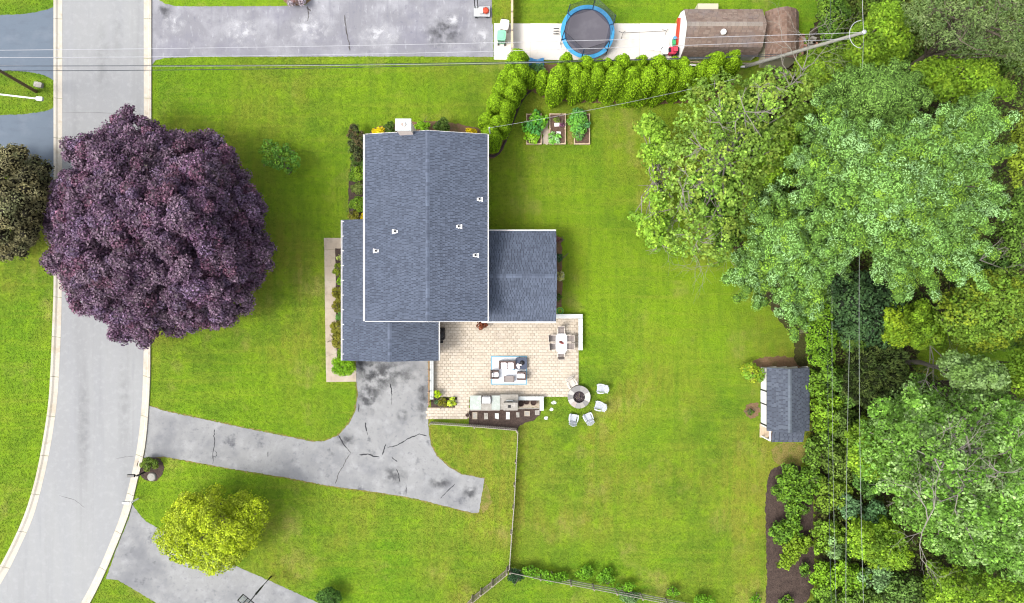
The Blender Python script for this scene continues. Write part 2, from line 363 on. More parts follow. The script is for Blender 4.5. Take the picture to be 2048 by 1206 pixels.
def leaf_mesh(name, pos, nrm, tang, ln, wd, col, mat, org, cores=None, corecol=None):
    """pos,nrm,tang (n,3); ln,wd (n,); col (n,3). Leaves are bent diamonds of two triangles; cores = (centres, radii)."""
    n = len(pos); bit = np.cross(nrm, tang)
    l2 = (ln/2)[:,None]; w2 = (wd/2)[:,None]
    a = pos-tang*l2; c = pos+tang*l2; up = nrm*(wd*0.22)[:,None]
    b = pos+bit*w2+up; d = pos-bit*w2+up
    V = np.stack([a,b,c,d], 1).reshape(-1,3)
    base = np.arange(n)*4
    T = np.concatenate([np.stack([base,base+1,base+2],1), np.stack([base,base+2,base+3],1)])
    CC = np.repeat(col, 4, 0)
    if cores is not None and len(cores[0]):
        cc, cr = cores; k = len(cc)
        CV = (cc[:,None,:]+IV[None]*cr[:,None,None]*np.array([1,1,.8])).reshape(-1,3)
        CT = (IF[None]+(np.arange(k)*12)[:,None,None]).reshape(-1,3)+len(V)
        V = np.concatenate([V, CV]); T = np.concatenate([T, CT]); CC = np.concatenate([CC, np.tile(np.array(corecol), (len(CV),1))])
    V = V-np.array(org)
    me = bpy.data.meshes.new(name); nt = len(T)
    me.vertices.add(len(V)); me.vertices.foreach_set('co', V.astype(np.float32).ravel())
    me.loops.add(nt*3); me.loops.foreach_set('vertex_index', T.astype(np.int32).ravel())
    me.polygons.add(nt); me.polygons.foreach_set('loop_start', np.arange(0, nt*3, 3, dtype=np.int32))
    me.materials.append(mat)
    at = me.attributes.new('col', 'FLOAT_COLOR', 'POINT')
    at.data.foreach_set('color', np.concatenate([CC, np.ones((len(CC),1))],1).astype(np.float32).ravel())
    me.update(calc_edges=True); me.validate()
    return me
def norm(a): return a/np.maximum(np.linalg.norm(a, axis=-1, keepdims=True), 1e-9)
LEAFGAIN = 1.5
def clumps(centres, radii, npl, leaf, cols, rng, up=.5, rnd=.6, aspect=.7, colvar=.18, flat=.8, needle=False, axis=None, lo=-.35, tint=None, mixv=.5):
    """leaves spread over every clump's outer shell -> arrays for leaf_mesh"""
    n = len(centres); cnt = np.full(n, npl) if np.isscalar(npl) else npl
    idx = np.repeat(np.arange(n), cnt); m = len(idx)
    z = rng.uniform(lo, 1, m); a = rng.uniform(0, 2*pi, m); rr = np.sqrt(1-z*z)
    D = np.stack([rr*np.cos(a), rr*np.sin(a), z], 1)
    rad = radii[idx]*rng.uniform(.72, 1.08, m)
    pos = centres[idx]+D*rad[:,None]*np.array([1,1,flat])
    nr = norm(D+np.array([0,0,up])+rng.normal(0, rnd, (m,3)))
    if needle:
        ax = np.zeros((m,3)) if axis is None else norm(centres[idx]-axis)*.9
        tg = norm(D+ax+rng.normal(0,.25,(m,3))+np.array([0,0,.2])); nr = norm(np.cross(tg, rng.normal(0,1,(m,3)))); nr *= np.sign(nr[:,2:3]+1e-6)
    else:
        tg = norm(np.cross(nr, rng.normal(0,1,(m,3))))
    ln = leaf*rng.uniform(.65, 1.3, m); wd = ln*aspect
    cols = np.array(cols); pick = rng.integers(0, len(cols), n); base = cols[pick][idx]
    other = cols[rng.integers(0, len(cols), m)]; mixf = rng.uniform(0,mixv,(m,1))
    col = (base*(1-mixf)+other*mixf)*np.exp(rng.normal(0, colvar, (m,1)))*LEAFGAIN
    if tint is not None: col = col*tint[idx][:,None]
    return pos, nr, tg, ln, wd, np.clip(col, 0.001, .8)
def limbs(mb, base, forks, targets, r, rng, tip=.02):
    base = Vector(base)
    for t in targets:
        t = Vector(t); f = Vector(forks[rng.integers(0, len(forks))])
        mid = (f+t)/2+Vector(rng.normal(0, .25, 3))+Vector((0,0,.25))
        mb.tube([f, f*.5+mid*.5+Vector(rng.normal(0,.1,3)), mid, mid*.5+t*.5+Vector(rng.normal(0,.12,3)), t], r, 5, tip)
def tree(name, label, cat, poly, z0, z1, nl, Rr, npl, leaf, cols, base_px=None, mat=None, seed=1, group=None, prof=.55, zj=.5,
         core=None, trunk_r=.22, bark=None, nlimb=14, layers=1, needle=False, margin=.6, bare=0, bil=None, gap=1.0, **kw):
    rng = np.random.default_rng(seed); mat = mat or LEAF; bark = bark or BARK
    pl = np.array(poly, float); cen = pl.mean(0)
    zc = (z0+z1)/2
    if base_px is None:
        k = (H-zc)/H; base_px = (1024+(cen[0]-1024)*k, 603+(cen[1]-603)*k)
    base = W(*base_px, 0)
    t = thing(name, label, cat, base, group)
    S = sample_poly(poly, nl, rng, margin=Rr[0]*25*margin)
    d = bdist(poly, S); d = d/d.max(); h = (1-(1-d)**2)**prof
    z = z0+(z1-z0)*h+rng.normal(0, zj, len(S)); tint = np.ones(len(S))
    if bil:   # the crown swells into billows with creases between them
        nb, bh, an = bil; B = sample_poly(poly, nb, rng); d_ = S[:,None,:]-B[None]
        rd = norm(S-cen)[:,None,:]; ra = (d_*rd).sum(-1); ta = d_[...,0]*rd[...,1]-d_[...,1]*rd[...,0]
        sp = math.sqrt((pl[:,0].max()-pl[:,0].min())*(pl[:,1].max()-pl[:,1].min())*.75/nb)
        q = np.sqrt((ra*an)**2+ta**2)/(sp*.68); jb = q.argmin(1); q = q.min(1)
        z = z-bh+bh*np.sqrt(np.clip(1-q*q, 0, 1))+rng.normal(0,.35,nb)[jb%nb]*bh*.6; tint = np.exp(rng.normal(0,.13,nb+1))[jb%nb]
        kp = (q < gap) | (rng.random(len(S)) < .3); S, z, tint = S[kp], z[kp], tint[kp]
    z = np.clip(z, max(.3, z0-2.0), z1+.6)
    k = (H-z)/(25*H)
    cc = np.stack([(S[:,0]-1024)*k, (603-S[:,1])*k, z], 1); rr = rng.uniform(Rr[0], Rr[1], len(S))
    if layers == 2:
        S2 = sample_poly(poly, nl//2, rng, margin=Rr[1]*25); d2 = bdist(poly, S2); d2 = d2/d2.max()
        zz = np.maximum(z0-.3, z0+(z1-z0)*(1-(1-d2)**2)**prof-1.6-(bil[1] if bil else 0)); k2 = (H-zz)/(25*H)
        cc = np.concatenate([cc, np.stack([(S2[:,0]-1024)*k2, (603-S2[:,1])*k2, zz],1)]); rr = np.concatenate([rr, np.full(len(S2), Rr[1]*1.1)]); tint = np.concatenate([tint, np.ones(len(S2))])
    ctop = np.array([base[0]*(H-0)/H, base[1], z1*.7])
    A = clumps(cc, rr, npl, leaf, cols, rng, needle=needle, axis=np.array([np.mean(cc[:,0]), np.mean(cc[:,1]), z0]), tint=tint, **kw)
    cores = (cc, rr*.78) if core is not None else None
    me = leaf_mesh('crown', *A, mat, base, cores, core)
    o = bpy.data.objects.new('crown', me); C.objects.link(o); o.parent = t
    if trunk_r > 0:
        top = np.array([np.mean(cc[:,0]), np.mean(cc[:,1]), z0+(z1-z0)*.55]); b = np.array(base); mid = b*.55+top*.45
        mb = MB(); mb.tube([b, b*.75+top*.25+rng.normal(0,.1,3), mid, top], trunk_r, 8, trunk_r*.45)
        mb.build('trunk', bark, t)
        mb = MB(); sel = rng.choice(len(cc), min(nlimb, len(cc)), replace=False)
        limbs(mb, base, [tuple(mid), tuple(mid*.5+top*.5), tuple(top)], [tuple(cc[i]) for i in sel], trunk_r*.38, rng)
        for i in sel[:bare]:   # bare twigs breaking out of the crown
            p = Vector(cc[i])+Vector((0,0,rr[i]*.9))
            for q in range(5):
                a = rng.uniform(0, 2*pi); L = rng.uniform(.8, 2.0); e = p+Vector((L*cos(a), L*sin(a), rng.uniform(-.1,.5)))
                m_ = p*.5+e*.5+Vector(rng.normal(0,.15,3)); mb.tube([p, m_, e], .035, 4, .012)
                for w in range(2):
                    a2 = a+rng.uniform(-.9,.9); mb.tube([m_, m_+Vector((.6*cos(a2), .6*sin(a2), rng.uniform(0,.3)))], .02, 4, .008)
        mb.build('limbs', bark, t)
    return t
def pine_tree(label, poly, cen, z0, z1, nb, seed, base_px, cols, npl=88, group=None):
    """whorls of branches, long low and short high, each a spray of rounded needle tufts"""
    rng = np.random.default_rng(seed); base = W(*base_px, 0); t = thing('white_pine', label, 'tree', base, group)
    pl = [np.array(p, float) for p in poly]; cen = np.array(cen, float)
    def reach(a):
        d = np.array([cos(a), -sin(a)]); best = 40.
        for i in range(len(pl)):
            p, q = pl[i], pl[(i+1)%len(pl)]; e = q-p; den = d[0]*e[1]-d[1]*e[0]
            if abs(den) < 1e-9: continue
            w = p-cen; tt = (w[0]*e[1]-w[1]*e[0])/den; uu = (w[0]*d[1]-w[1]*d[0])/den
            if tt > 0 and 0 <= uu <= 1: best = max(best, tt)
        return best*1.16
    C_, R_, T_ = [], [], []; mb = MB(); top = Vector(W(cen[0], cen[1], z1))
    for b in range(nb):
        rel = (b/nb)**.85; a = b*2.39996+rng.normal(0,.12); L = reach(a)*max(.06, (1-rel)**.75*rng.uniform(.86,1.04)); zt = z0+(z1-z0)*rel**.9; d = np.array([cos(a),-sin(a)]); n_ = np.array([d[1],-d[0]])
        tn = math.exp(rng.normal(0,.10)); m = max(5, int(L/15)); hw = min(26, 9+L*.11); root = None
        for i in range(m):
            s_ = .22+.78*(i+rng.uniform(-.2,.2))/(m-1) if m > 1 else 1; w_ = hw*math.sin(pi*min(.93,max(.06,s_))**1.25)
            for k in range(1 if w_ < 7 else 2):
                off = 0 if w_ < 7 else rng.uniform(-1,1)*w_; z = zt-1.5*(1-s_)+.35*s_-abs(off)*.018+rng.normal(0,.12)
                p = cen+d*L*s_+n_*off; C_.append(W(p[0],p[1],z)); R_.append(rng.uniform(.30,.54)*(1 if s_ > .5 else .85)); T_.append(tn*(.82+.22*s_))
        r0 = W(*(cen+d*L*.05), zt-1.4); r1 = W(*(cen+d*L*.9), zt-.1); mb.tube([r0, tuple((u+v)/2 for u, v in zip(r0,r1)), r1], .07, 5, .02)
    C_, R_, T_ = np.array(C_), np.array(R_), np.array(T_)
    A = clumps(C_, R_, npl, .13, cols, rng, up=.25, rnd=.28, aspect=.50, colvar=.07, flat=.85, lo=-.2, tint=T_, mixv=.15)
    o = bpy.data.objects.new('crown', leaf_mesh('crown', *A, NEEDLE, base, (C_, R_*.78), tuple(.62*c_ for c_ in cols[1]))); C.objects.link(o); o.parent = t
    mb.build('limbs', BARK, t); b_ = Vector(base); MB().tube([b_, b_.lerp(top,.5), top], .32, 8, .06).build('trunk', BARK, t); return t
def circ(px, py, rx, ry=None, n=14, wob=.12, seed=0):
    r = random.Random(seed+int(px*7+py*3)); ry = ry or rx
    return [(px+rx*cos(2*pi*i/n)*(1+r.uniform(-wob,wob)), py+ry*sin(2*pi*i/n)*(1+r.uniform(-wob,wob))) for i in range(n)]
def bush(name, label, cat, px, py, r, h, cols, seed=1, leaf=.11, dens=1.0, group=None, ry=None, core=True, wob=.12, lump=None, zj=.06, mat=None, **kw):
    """a low shrub: foliage over short stems; px, py, r = where its top shows"""
    lr = lump or max(.10, r/25*.34)
    poly = circ(px, py, r, ry, wob=wob, seed=seed)
    area = pi*(r/25)*((ry or r)/25); nl = max(5, int(area/(lr*lr*1.5)))
    npl = max(12, int(dens*4.5*lr*lr*6/(leaf*leaf)))
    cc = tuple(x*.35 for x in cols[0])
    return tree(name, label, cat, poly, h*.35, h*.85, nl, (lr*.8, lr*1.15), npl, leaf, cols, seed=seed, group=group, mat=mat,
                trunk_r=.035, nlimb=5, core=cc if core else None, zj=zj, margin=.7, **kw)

# ================================================================== THE SETTING
struct(MB().sheet([(-260,-260),(260,-260),(260,260),(-260,260)], 0).build('ground', LAWN))
HARD = []
def fringe(pts, w=.11, seed=3):
    pl = pxpoly(pts); n = len(pl); out = []
    ar = sum(pl[i][0]*pl[(i+1)%n][1]-pl[(i+1)%n][0]*pl[i][1] for i in range(n)); sg = 1 if ar > 0 else -1
    for i in range(n):
        a, b, c = Vector(pl[i-1]), Vector(pl[i]), Vector(pl[(i+1)%n]); d = ((b-a).normalized()+(c-b).normalized())
        d = d.normalized() if d.length > 1e-6 else (c-b).normalized(); out.append(tuple(b+Vector((d.y,-d.x))*w*sg))
    struct(MB().prism(rough_edge(out,.14,.06,seed), -.03, .006).build('verge', DRYG))
def flat(name, pts, mat, z, label=None, cat=None, rough=None, it=0, seed=1):
    pl = pxpoly(smooth_poly(pts, it) if it else pts)
    if rough: pl = rough_edge(pl, .16, rough, seed)
    HARD.append(pl); o = MB().prism(pl, -0.03, z).build(name, mat); return struct(o, label, cat)
WO = [(109,-200),(109,300),(110,560),(107,640),(103,742),(99,809),(86,892),(72,962),(51,1031),(21,1096),(-2,1138),(-45,1206),(-130,1320)]
WI = [(125,-200),(125,300),(124,587),(123,640),(119,745),(114,812),(102,892),(86,967),(67,1037),(37,1101),(18,1141),(-22,1206),(-105,1330)]
EI = [(288,-200),(288,300),(289,560),(288,694),(286,774),(282,839),(273,908),(262,956),(254,989),(240,1037),(214,1101),(198,1138),(164,1206),(80,1330)]
EO = [(304,-200),(304,300),(303,560),(302,694),(302,747),(299,812),(294,876),(287,919),(277,956),(266,1005),(256,1037),(230,1101),(212,1144),(182,1206),(100,1340)]
def resample(line, n):
    L = [0]
    for a, b in zip(line, line[1:]): L.append(L[-1]+math.hypot(b[0]-a[0], b[1]-a[1]))
    out = []
    for k in range(n):
        s = L[-1]*k/(n-1); i = max(j for j in range(len(L)-1) if L[j] <= s+1e-9)
        t = (s-L[i])/(L[i+1]-L[i]); a, b = line[i], line[i+1]; out.append((a[0]+(b[0]-a[0])*t, a[1]+(b[1]-a[1])*t))
    return out
WO, WI, EI, EO = [resample(smooth_line(l, 3), 180) for l in (WO, WI, EI, EO)]
HARD.append(pxpoly(WO+EO[::-1])); road = struct(MB().prism(pxpoly(WI+EI[::-1]), -.05, .012).build('road', ASPH), 'pale grey asphalt street curving along the front lawns', 'road')
def curb(name, outer, inner, label):
    e = bpy.data.objects.new(name, None); C.objects.link(e); e.location = W(*outer[90]); struct(e, label, 'curb')
    step = 9
    for i in range(0, 179, step):
        j = min(i+step, 179); o = pxpoly(outer[i:j+1]); n_ = pxpoly(inner[i:j+1]); m = len(o)
        # leave a joint of 25 mm at the end of each segment
        def cut(l):
            a, b = Vector(l[-2]), Vector(l[-1]); d = (b-a); l = l[:-1]+[tuple(b-d.normalized()*.03)]; return l
        o, n_ = cut(o), cut(n_); vs = []
        for k in range(m):
            a = Vector(o[k]); b = Vector(n_[k])
            vs += [(*a,-.05), (*a,.115), (*(a+(b-a)*.28),.115), (*(a+(b-a)*.48),.035), (*b,.020), (*b,-.05)]
        fs = []
        for k in range(m-1):
            for q in range(6): fs.append((k*6+q, k*6+(q+1)%6, (k+1)*6+(q+1)%6, (k+1)*6+q))
        fs += [tuple(range(6)), tuple((m-1)*6+q for q in range(5,-1,-1))]
        MB().add(vs, fs).build('curb_segment', CURB, e)
curb('west_curb', WO, WI, 'pale concrete curb on the far side of the street')
curb('east_curb', EO, EI, 'pale concrete curb along the front lawn of the house')

flat('neighbour_driveway', [(303,-2),(321,-1),(332,8),(350,12),(400,13),(470,12.5),(572,12),(612,9),(640,-30),(640,-150),(984,-150),(984,46),(986,50),(987,114),(800,113),(600,113.5),(400,114),(330,116),(312,121),(304,130)], ASPH3, .016, 'mottled blue grey driveway of the neighbour beside the white pad', 'driveway', rough=.02)
flat('neighbour_lawn', [(316,-150),(318,0),(332,8),(350,12),(400,13),(470,12.5),(572,12),(612,9),(640,-30),(640,-150)], LAWN, .020, rough=.03)
flat('west_driveway', [(109,14),(96,19),(70,25),(40,29),(0,30),(-300,30),(-300,146),(0,141),(20,141),(58,144),(88,150),(103,158),(109,163)], ASPH4, .014, 'dark blue grey driveway across the street above the grass island', 'driveway', rough=.02)
flat('west_driveway', [(109,212),(104,218),(88,223),(44,229),(0,230),(-300,230),(-300,355),(0,352),(70,353),(98,360),(109,372)], ASPH4, .014, 'dark blue grey driveway across the street beside the olive tree', 'driveway', rough=.02)
DW = [(298,811),(330,822),(400,837),(500,858),(560,870),(600,878),(625,883),(650,882),(677,870),(699,846),(711,822),(716,790),(713,765),(713,715),(856,715),(856,830),(857,860),(862,889),(874,912),(898,934),(923,948),(969,957),(958,1024),(948,1026),(898,1014),(849,1001),(799,991),(724,980),(650,970),(585,957),(450,935),(369,920),(326,913),(310,915),(288,920),(294,876)]
fringe(DW); drive = flat('driveway', DW, ASPH2, .018, 'worn grey asphalt driveway with cracks leading to the garage', 'driveway', rough=.025)
flat('south_driveway', [(265,1008),(276,1024),(290,1041),(323,1060),(400,1098),(477,1134),(539,1161),(623,1199),(700,1235),(900,1330),(520,1330),(400,1255),(315,1207),(290,1192),(262,1175),(236,1160),(212,1158),(232,1101),(258,1037)], ASPH2, .015, 'grey asphalt driveway passing the yellow green tree', 'driveway', rough=.025)
# tar lines and open cracks of the driveways
def crack(parent, pts, w, mat, z=.0215, name='crack_line'):
    pl = [Vector(W(*p)[:2]) for p in pts]; rng = random.Random(int(pts[0][0])); q = []
    for a, b in zip(pl, pl[1:]):
        for k in range(4): q.append(a.lerp(b, k/4)+Vector((rng.uniform(-.03,.03), rng.uniform(-.03,.03))))
    q.append(pl[-1]); l = []; r = []
    for i, p in enumerate(q):
        d = (q[min(i+1,len(q)-1)]-q[max(i-1,0)]).normalized(); n_ = Vector((-d.y, d.x)); ww = w*.78*rng.uniform(.45,1.15)*(.35 if i in (0,len(q)-1) else 1)
        l.append((*(p+n_*ww/2), z)); r.append((*(p-n_*ww/2), z))
    m = len(q); MB().add(l+r, [(i, m+i, m+i+1, i+1) for i in range(m-1)]).build(name, mat, parent)
Z5 = lambda x, y: (600+x/4.02, 740+y/4.02)
for pts, w, mt in [
    ([(310,525),(345,585),(380,630)], .13, TAR), ([(380,630),(410,670)], .07, CRACK), ([(408,672),(370,720),(345,780),(310,830),(300,870),(285,915)], .07, CRACK),
    ([(478,682),(545,675),(590,690),(638,697)], .14, TAR), ([(665,680),(680,630),(690,595)], .12, TAR), ([(705,620),(775,607),(830,575),(880,545),(960,515),(1022,530)], .10, TAR),
    ([(738,700),(782,738)], .11, TAR), ([(775,795),(795,850),(805,900)], .10, TAR), ([(855,930),(850,1010)], .09, TAR), ([(1130,1030),(1190,970),(1245,915)], .09, TAR),
    ([(725,110),(735,160),(738,210)], .13, TAR), ([(738,210),(735,280)], .05, CRACK), ([(525,422),(530,460),(537,492)], .13, TAR), ([(537,492),(548,525)], .05, CRACK), ([(473,268),(474,338)], .11, TAR)]:
    crack(drive, [Z5(*p) for p in pts], w, mt)
crack(drive, [(430,858),(428,872),(430,885),(427,900),(426,928)], .10, TAR); crack(drive, [(430,900),(434,906),(432,914),(427,912)], .06, TAR); crack(drive, [(536,903),(536,914)], .12, TAR)
for pts in ([(690,30),(692,60),(698,85),(700,103)], [(615,12),(618,28),(615,42)], [(612,15),(622,23)]):
    crack(bpy.data.objects['neighbour_driveway'], pts, .12, CRACK, .0195)
for pts in ([(230,918),(250,914),(268,913)], [(118,990),(150,1000),(170,1015)], [(125,225),(200,226),(285,228)]):
    crack(road, pts, .035, CRACK, .0155)

STAIN = stain_mat('oil_stain', (0.050, 0.051, 0.056), .60); PALE = stain_mat('pale_scuff', (0.40, 0.40, 0.42), .8)
for i, (px, py, rx, ry) in enumerate([(745,760,40,55),(735,800,30,34),(790,745,60,40),(845,790,14,70),(725,730,22,20),(880,962,28,18),(790,950,32,22),(940,985,20,24),(805,830,14,14),(690,880,26,16)]):
    MB().sheet([(x_, y_) for x_, y_ in pxpoly(circ(px, py, rx, ry, 16, .1))], .0196+.0001*i).build('oil_stain', STAIN, drive)
for i, (px, py, rx, ry, m_) in enumerate([(205,120,20,90,STAIN),(250,800,16,120,STAIN),(170,860,16,130,STAIN),(235,60,14,70,STAIN)]):
    MB().sheet(pxpoly(circ(px, py, rx, ry, 16, .1)), .0132+.0001*i).build('tyre_track', stain_mat('tyre_wear', (0.16,0.16,0.165), .16), road)
nd = bpy.data.objects['neighbour_driveway']
for i, (px, py, rx, ry, m_) in enumerate([(890,65,45,38,STAIN),(965,75,22,30,PALE),(905,40,26,16,PALE),(350,45,30,26,PALE),(330,20,16,20,STAIN),(620,60,60,40,PALE),(760,70,60,30,PALE),(480,60,50,40,PALE)]):
    MB().sheet(pxpoly(circ(px, py, rx, ry, 16, .1)), .0172+.0001*i).build('oil_stain', m_, nd)
# front walk, slab by slab
walk = bpy.data.objects.new('front_walk', None); C.objects.link(walk); walk.location = W(660, 620); struct(walk, 'tan concrete walk of slabs along the front beds', 'walk')
g = .35
for sl in ([(648,476),(702,476),(702,499),(649,499)], [(649,499+g),(671,499+g),(671.5,532),(649.4,532)], [(649.4,532+g),(671.5,532+g),(671.8,560),(649.8,560)], [(649.8,560+g),(671.8,560+g),(672.2,588),(650,588)],
           [(650,588+g),(672.2,588+g),(672.6,617),(650.4,618)], [(650.4,618+g),(672.6,617+g),(673,650),(650.8,650)], [(650.8,650+g),(673,650+g),(673.5,682),(651.4,682)],
           [(651.4,682+g),(673.5,682+g),(674,706),(651.9,713)], [(651.9,713+g),(674,706+g),(674,736),(652.2,738)], [(652.2,738+g),(674,736+g),(712.6,735),(712.6,763),(653,764)]):
    MB().prism(pxpoly(sl), -.05, .045+random.uniform(-.008,.008)).build('concrete_slab', CONC, walk)

# beds
flat('front_bed', [(671,497),(700,497),(700,738),(674,738)], MULCH, .06, 'dark mulch bed between the front walk and porch', 'flower bed', rough=.02)
flat('side_bed', smooth_poly([(702,330),(704,320),(725,285),(745,270),(745,442),(699,442),(697,400),(697,360)],1), MULCH, .05, 'dark curved mulch bed against the front of the main house', 'flower bed', rough=.03)
flat('north_bed', [(740,268),(745,255),(800,245),(850,243),(900,244),(950,255),(985,262),(1005,290),(985,300),(740,300)], DIRT, .026, 'brown mulch strip behind the north gable', 'flower bed', rough=.05, it=1)
flat('east_bed', [(1100,468),(1116,470),(1124,490),(1124,530),(1126,560),(1122,600),(1124,627),(1100,628)], DIRT, .04, 'reddish mulch strip beside the low wing', 'flower bed', rough=.04, it=1)
flat('hedge_bed', [(972,312),(984,318),(1003,306),(1018,270),(1030,235),(1040,205),(1056,183),(1075,186),(1090,196),(1130,204),(1200,206),(1300,208),(1390,206),(1460,190),(1480,140),(1300,128),(1180,130),(1060,128),(1025,130),(1008,170),(985,225),(966,270)], DIRT, .03, 'reddish brown mulch bed under the arborvitae hedge', 'flower bed', rough=.08, it=1)
MB().tube(smooth_line([W(*p,.06) for p in [(1062,181),(1052,189),(1040,207),(1032,228),(1022,254),(1012,280),(1001,303),(990,313),(980,312),(970,303)]], 2), .085, 6).build('bed_edging', DPIPE)
tag(bpy.data.objects['bed_edging'], 'brown flexible edging pipe curving along the arborvitae bed', 'edging')
flat('kitchen_bed', [(938,818),(1083,818),(1080,830),(1068,840),(1050,846),(1038,853),(1033,862),(960,853),(938,852)], MULCH, .04, 'dark mulch bed behind the outdoor kitchen', 'flower bed', rough=.04)
flat('garden_plot', smooth_poly([(1545,938),(1560,930),(1606,930),(1625,960),(1630,1230),(1530,1230),(1534,1150),(1532,1060),(1530,1000),(1536,950)],1), MULCH, .03, 'long dark mulch plot of shrubs at the wood edge', 'flower bed', rough=.06)
flat('woodland_floor', [(1612,560),(1640,420),(1500,330),(1480,160),(1640,100),(1640,-200),(2600,-200),(2600,620),(2000,640),(1880,650),(1840,690),(1820,740),(1880,760),(2600,760),(2600,1500),(1635,1500),(1640,1206),(1622,950),(1622,730)], WOODS, .02, 'dark leaf litter under the wood along the back fence line', 'woodland floor', rough=.25, it=1)
for i, (pts, m_) in enumerate([([(1490,745),(1505,722),(1530,712),(1600,712),(1615,720),(1615,740),(1520,740),(1500,765)], DIRT), ([(1540,885),(1612,885),(1622,930),(1550,936)], DRYG), ([(1612,640),(1618,740),(1590,736),(1585,640)], WOODS),
        ([(1488,815),(1502,804),(1518,808),(1520,832),(1503,838),(1490,833)], DIRT), ([(1450,470),(1500,560),(1560,640),(1600,700),(1612,640),(1560,500)], WOODS), ([(968,960),(985,985),(980,1020),(960,1028)], DRYG)]):
    flat('worn_and_shade_patch', pts, m_, .008+.001*i, it=2, rough=.12, seed=i)  # worn ground, plus WOODS patches that paint the trees' shade on the lawn
flat('mailbox_bed', [(273,925),(290,915),(318,914),(329,930),(326,950),(310,964),(290,960),(278,945)], MULCH, .035, 'small mulch bed with a shrub and stump by the mailbox', 'flower bed', it=1, rough=.03)  # plain dark mulch beside the mailbox
flat('kerb_side_bed', [(560,-20),(570,10),(600,12),(618,6),(640,-20)], DIRT, .03, 'mulched corner at the top edge beside the neighbour driveway', 'flower bed', it=1)

# patio of pavers
PAT = [(862,640),(1115,640),(1115,633),(1157,633),(1157,791),(938,791),(938,836),(854,836),(854,815),(914,815),(914,794),(862,794)]
SAND = M('joint_sand', (0.31,0.26,0.20), [(6,(0.19,0.155,0.115),.5,.7,.6)])
patio = struct(MB().prism(pxpoly(PAT), -.05, .03).build('patio', SAND), 'cream paver patio behind the garage', 'patio')
rng = random.Random(3); pw, ph = .335, .222
ppl = pxpoly(PAT); pavers = []
PC = [(0.41,0.358,0.290),(0.398,0.346,0.278),(0.42,0.37,0.304),(0.394,0.342,0.276),(0.405,0.358,0.296)]
row = 0; y = -9.4
while y < -1.0:
    x = -6.9+(pw/2 if row % 2 else 0)
    while x < 5.5:
        cx, cy = x+pw/2, y+ph/2
        if inside(ppl, np.array([[cx, cy]]))[0]: pavers.append((cx, cy))
        x += pw
    y += ph; row += 1
stainn = lambda x, y: .5+.5*sin(x*.9+1.3*sin(y*.7))*cos(y*1.1+.8*sin(x*1.3))
pv = []
for v_ in range(10):
    mb = MB(); c = PC[v_ % 5]; f = (1.0, .92)[v_ // 5]*rng.uniform(.95,1.04); mb.cur = tuple(q*f for q in c)
    a, b, e = pw/2-.008, ph/2-.008, .012
    mb.add([(-a,-b,0),(a,-b,0),(a,b,0),(-a,b,0),(-a,-b,.02),(a,-b,.02),(a,b,.02),(-a,b,.02),(-a+e,-b+e,.03),(a-e,-b+e,.03),(a-e,b-e,.03),(-a+e,b-e,.03)],
           [(0,1,5,4),(1,2,6,5),(2,3,7,6),(3,0,4,7),(4,5,9,8),(5,6,10,9),(6,7,11,10),(7,4,8,11),(8,9,10,11)])
    pv.append((mb, mb.mesh('paver', PIECE)))
pavers.sort(key=lambda p: (p[0]-1.2)**2+(p[1]+4.2)**2)
po = worldloc(patio); fld = MB()
for i, (x, y) in enumerate(pavers):
    dark = 1 if rng.random() < .25+.5*(stainn(x, y) > .72) else 0; v_ = rng.randrange(5)+5*dark; zz = .03+rng.uniform(-.002,.006)
    if i < 300:
        o = bpy.data.objects.new('paver', pv[v_][1]); C.objects.link(o); o.parent = patio; o.location = (x-po[0], y-po[1], zz-po[2])
    else:
        fld.cur = pv[v_][0].cur; fld.add([(p[0]+x, p[1]+y, p[2]+zz) for p in pv[v_][0].v], pv[v_][0].f)
fo = fld.build('paver_field', PIECE, patio); fo['kind'] = 'stuff'
# concrete pad of the neighbour
pad = bpy.data.objects.new('concrete_pad', None); C.objects.link(pad); pad.location = W(1170, 84); struct(pad, 'bright concrete pad under the trampoline', 'concrete pad')
for x0, x1 in ((988,1060),(1060.4,1133),(1133.4,1206),(1206.4,1279),(1279.4,1356)):
    MB().prism(pxpoly([(x0,47),(x1,47.6),(x1,120.5),(x0,119.5)]), -.05, .04).build('concrete_slab', PAD, pad)

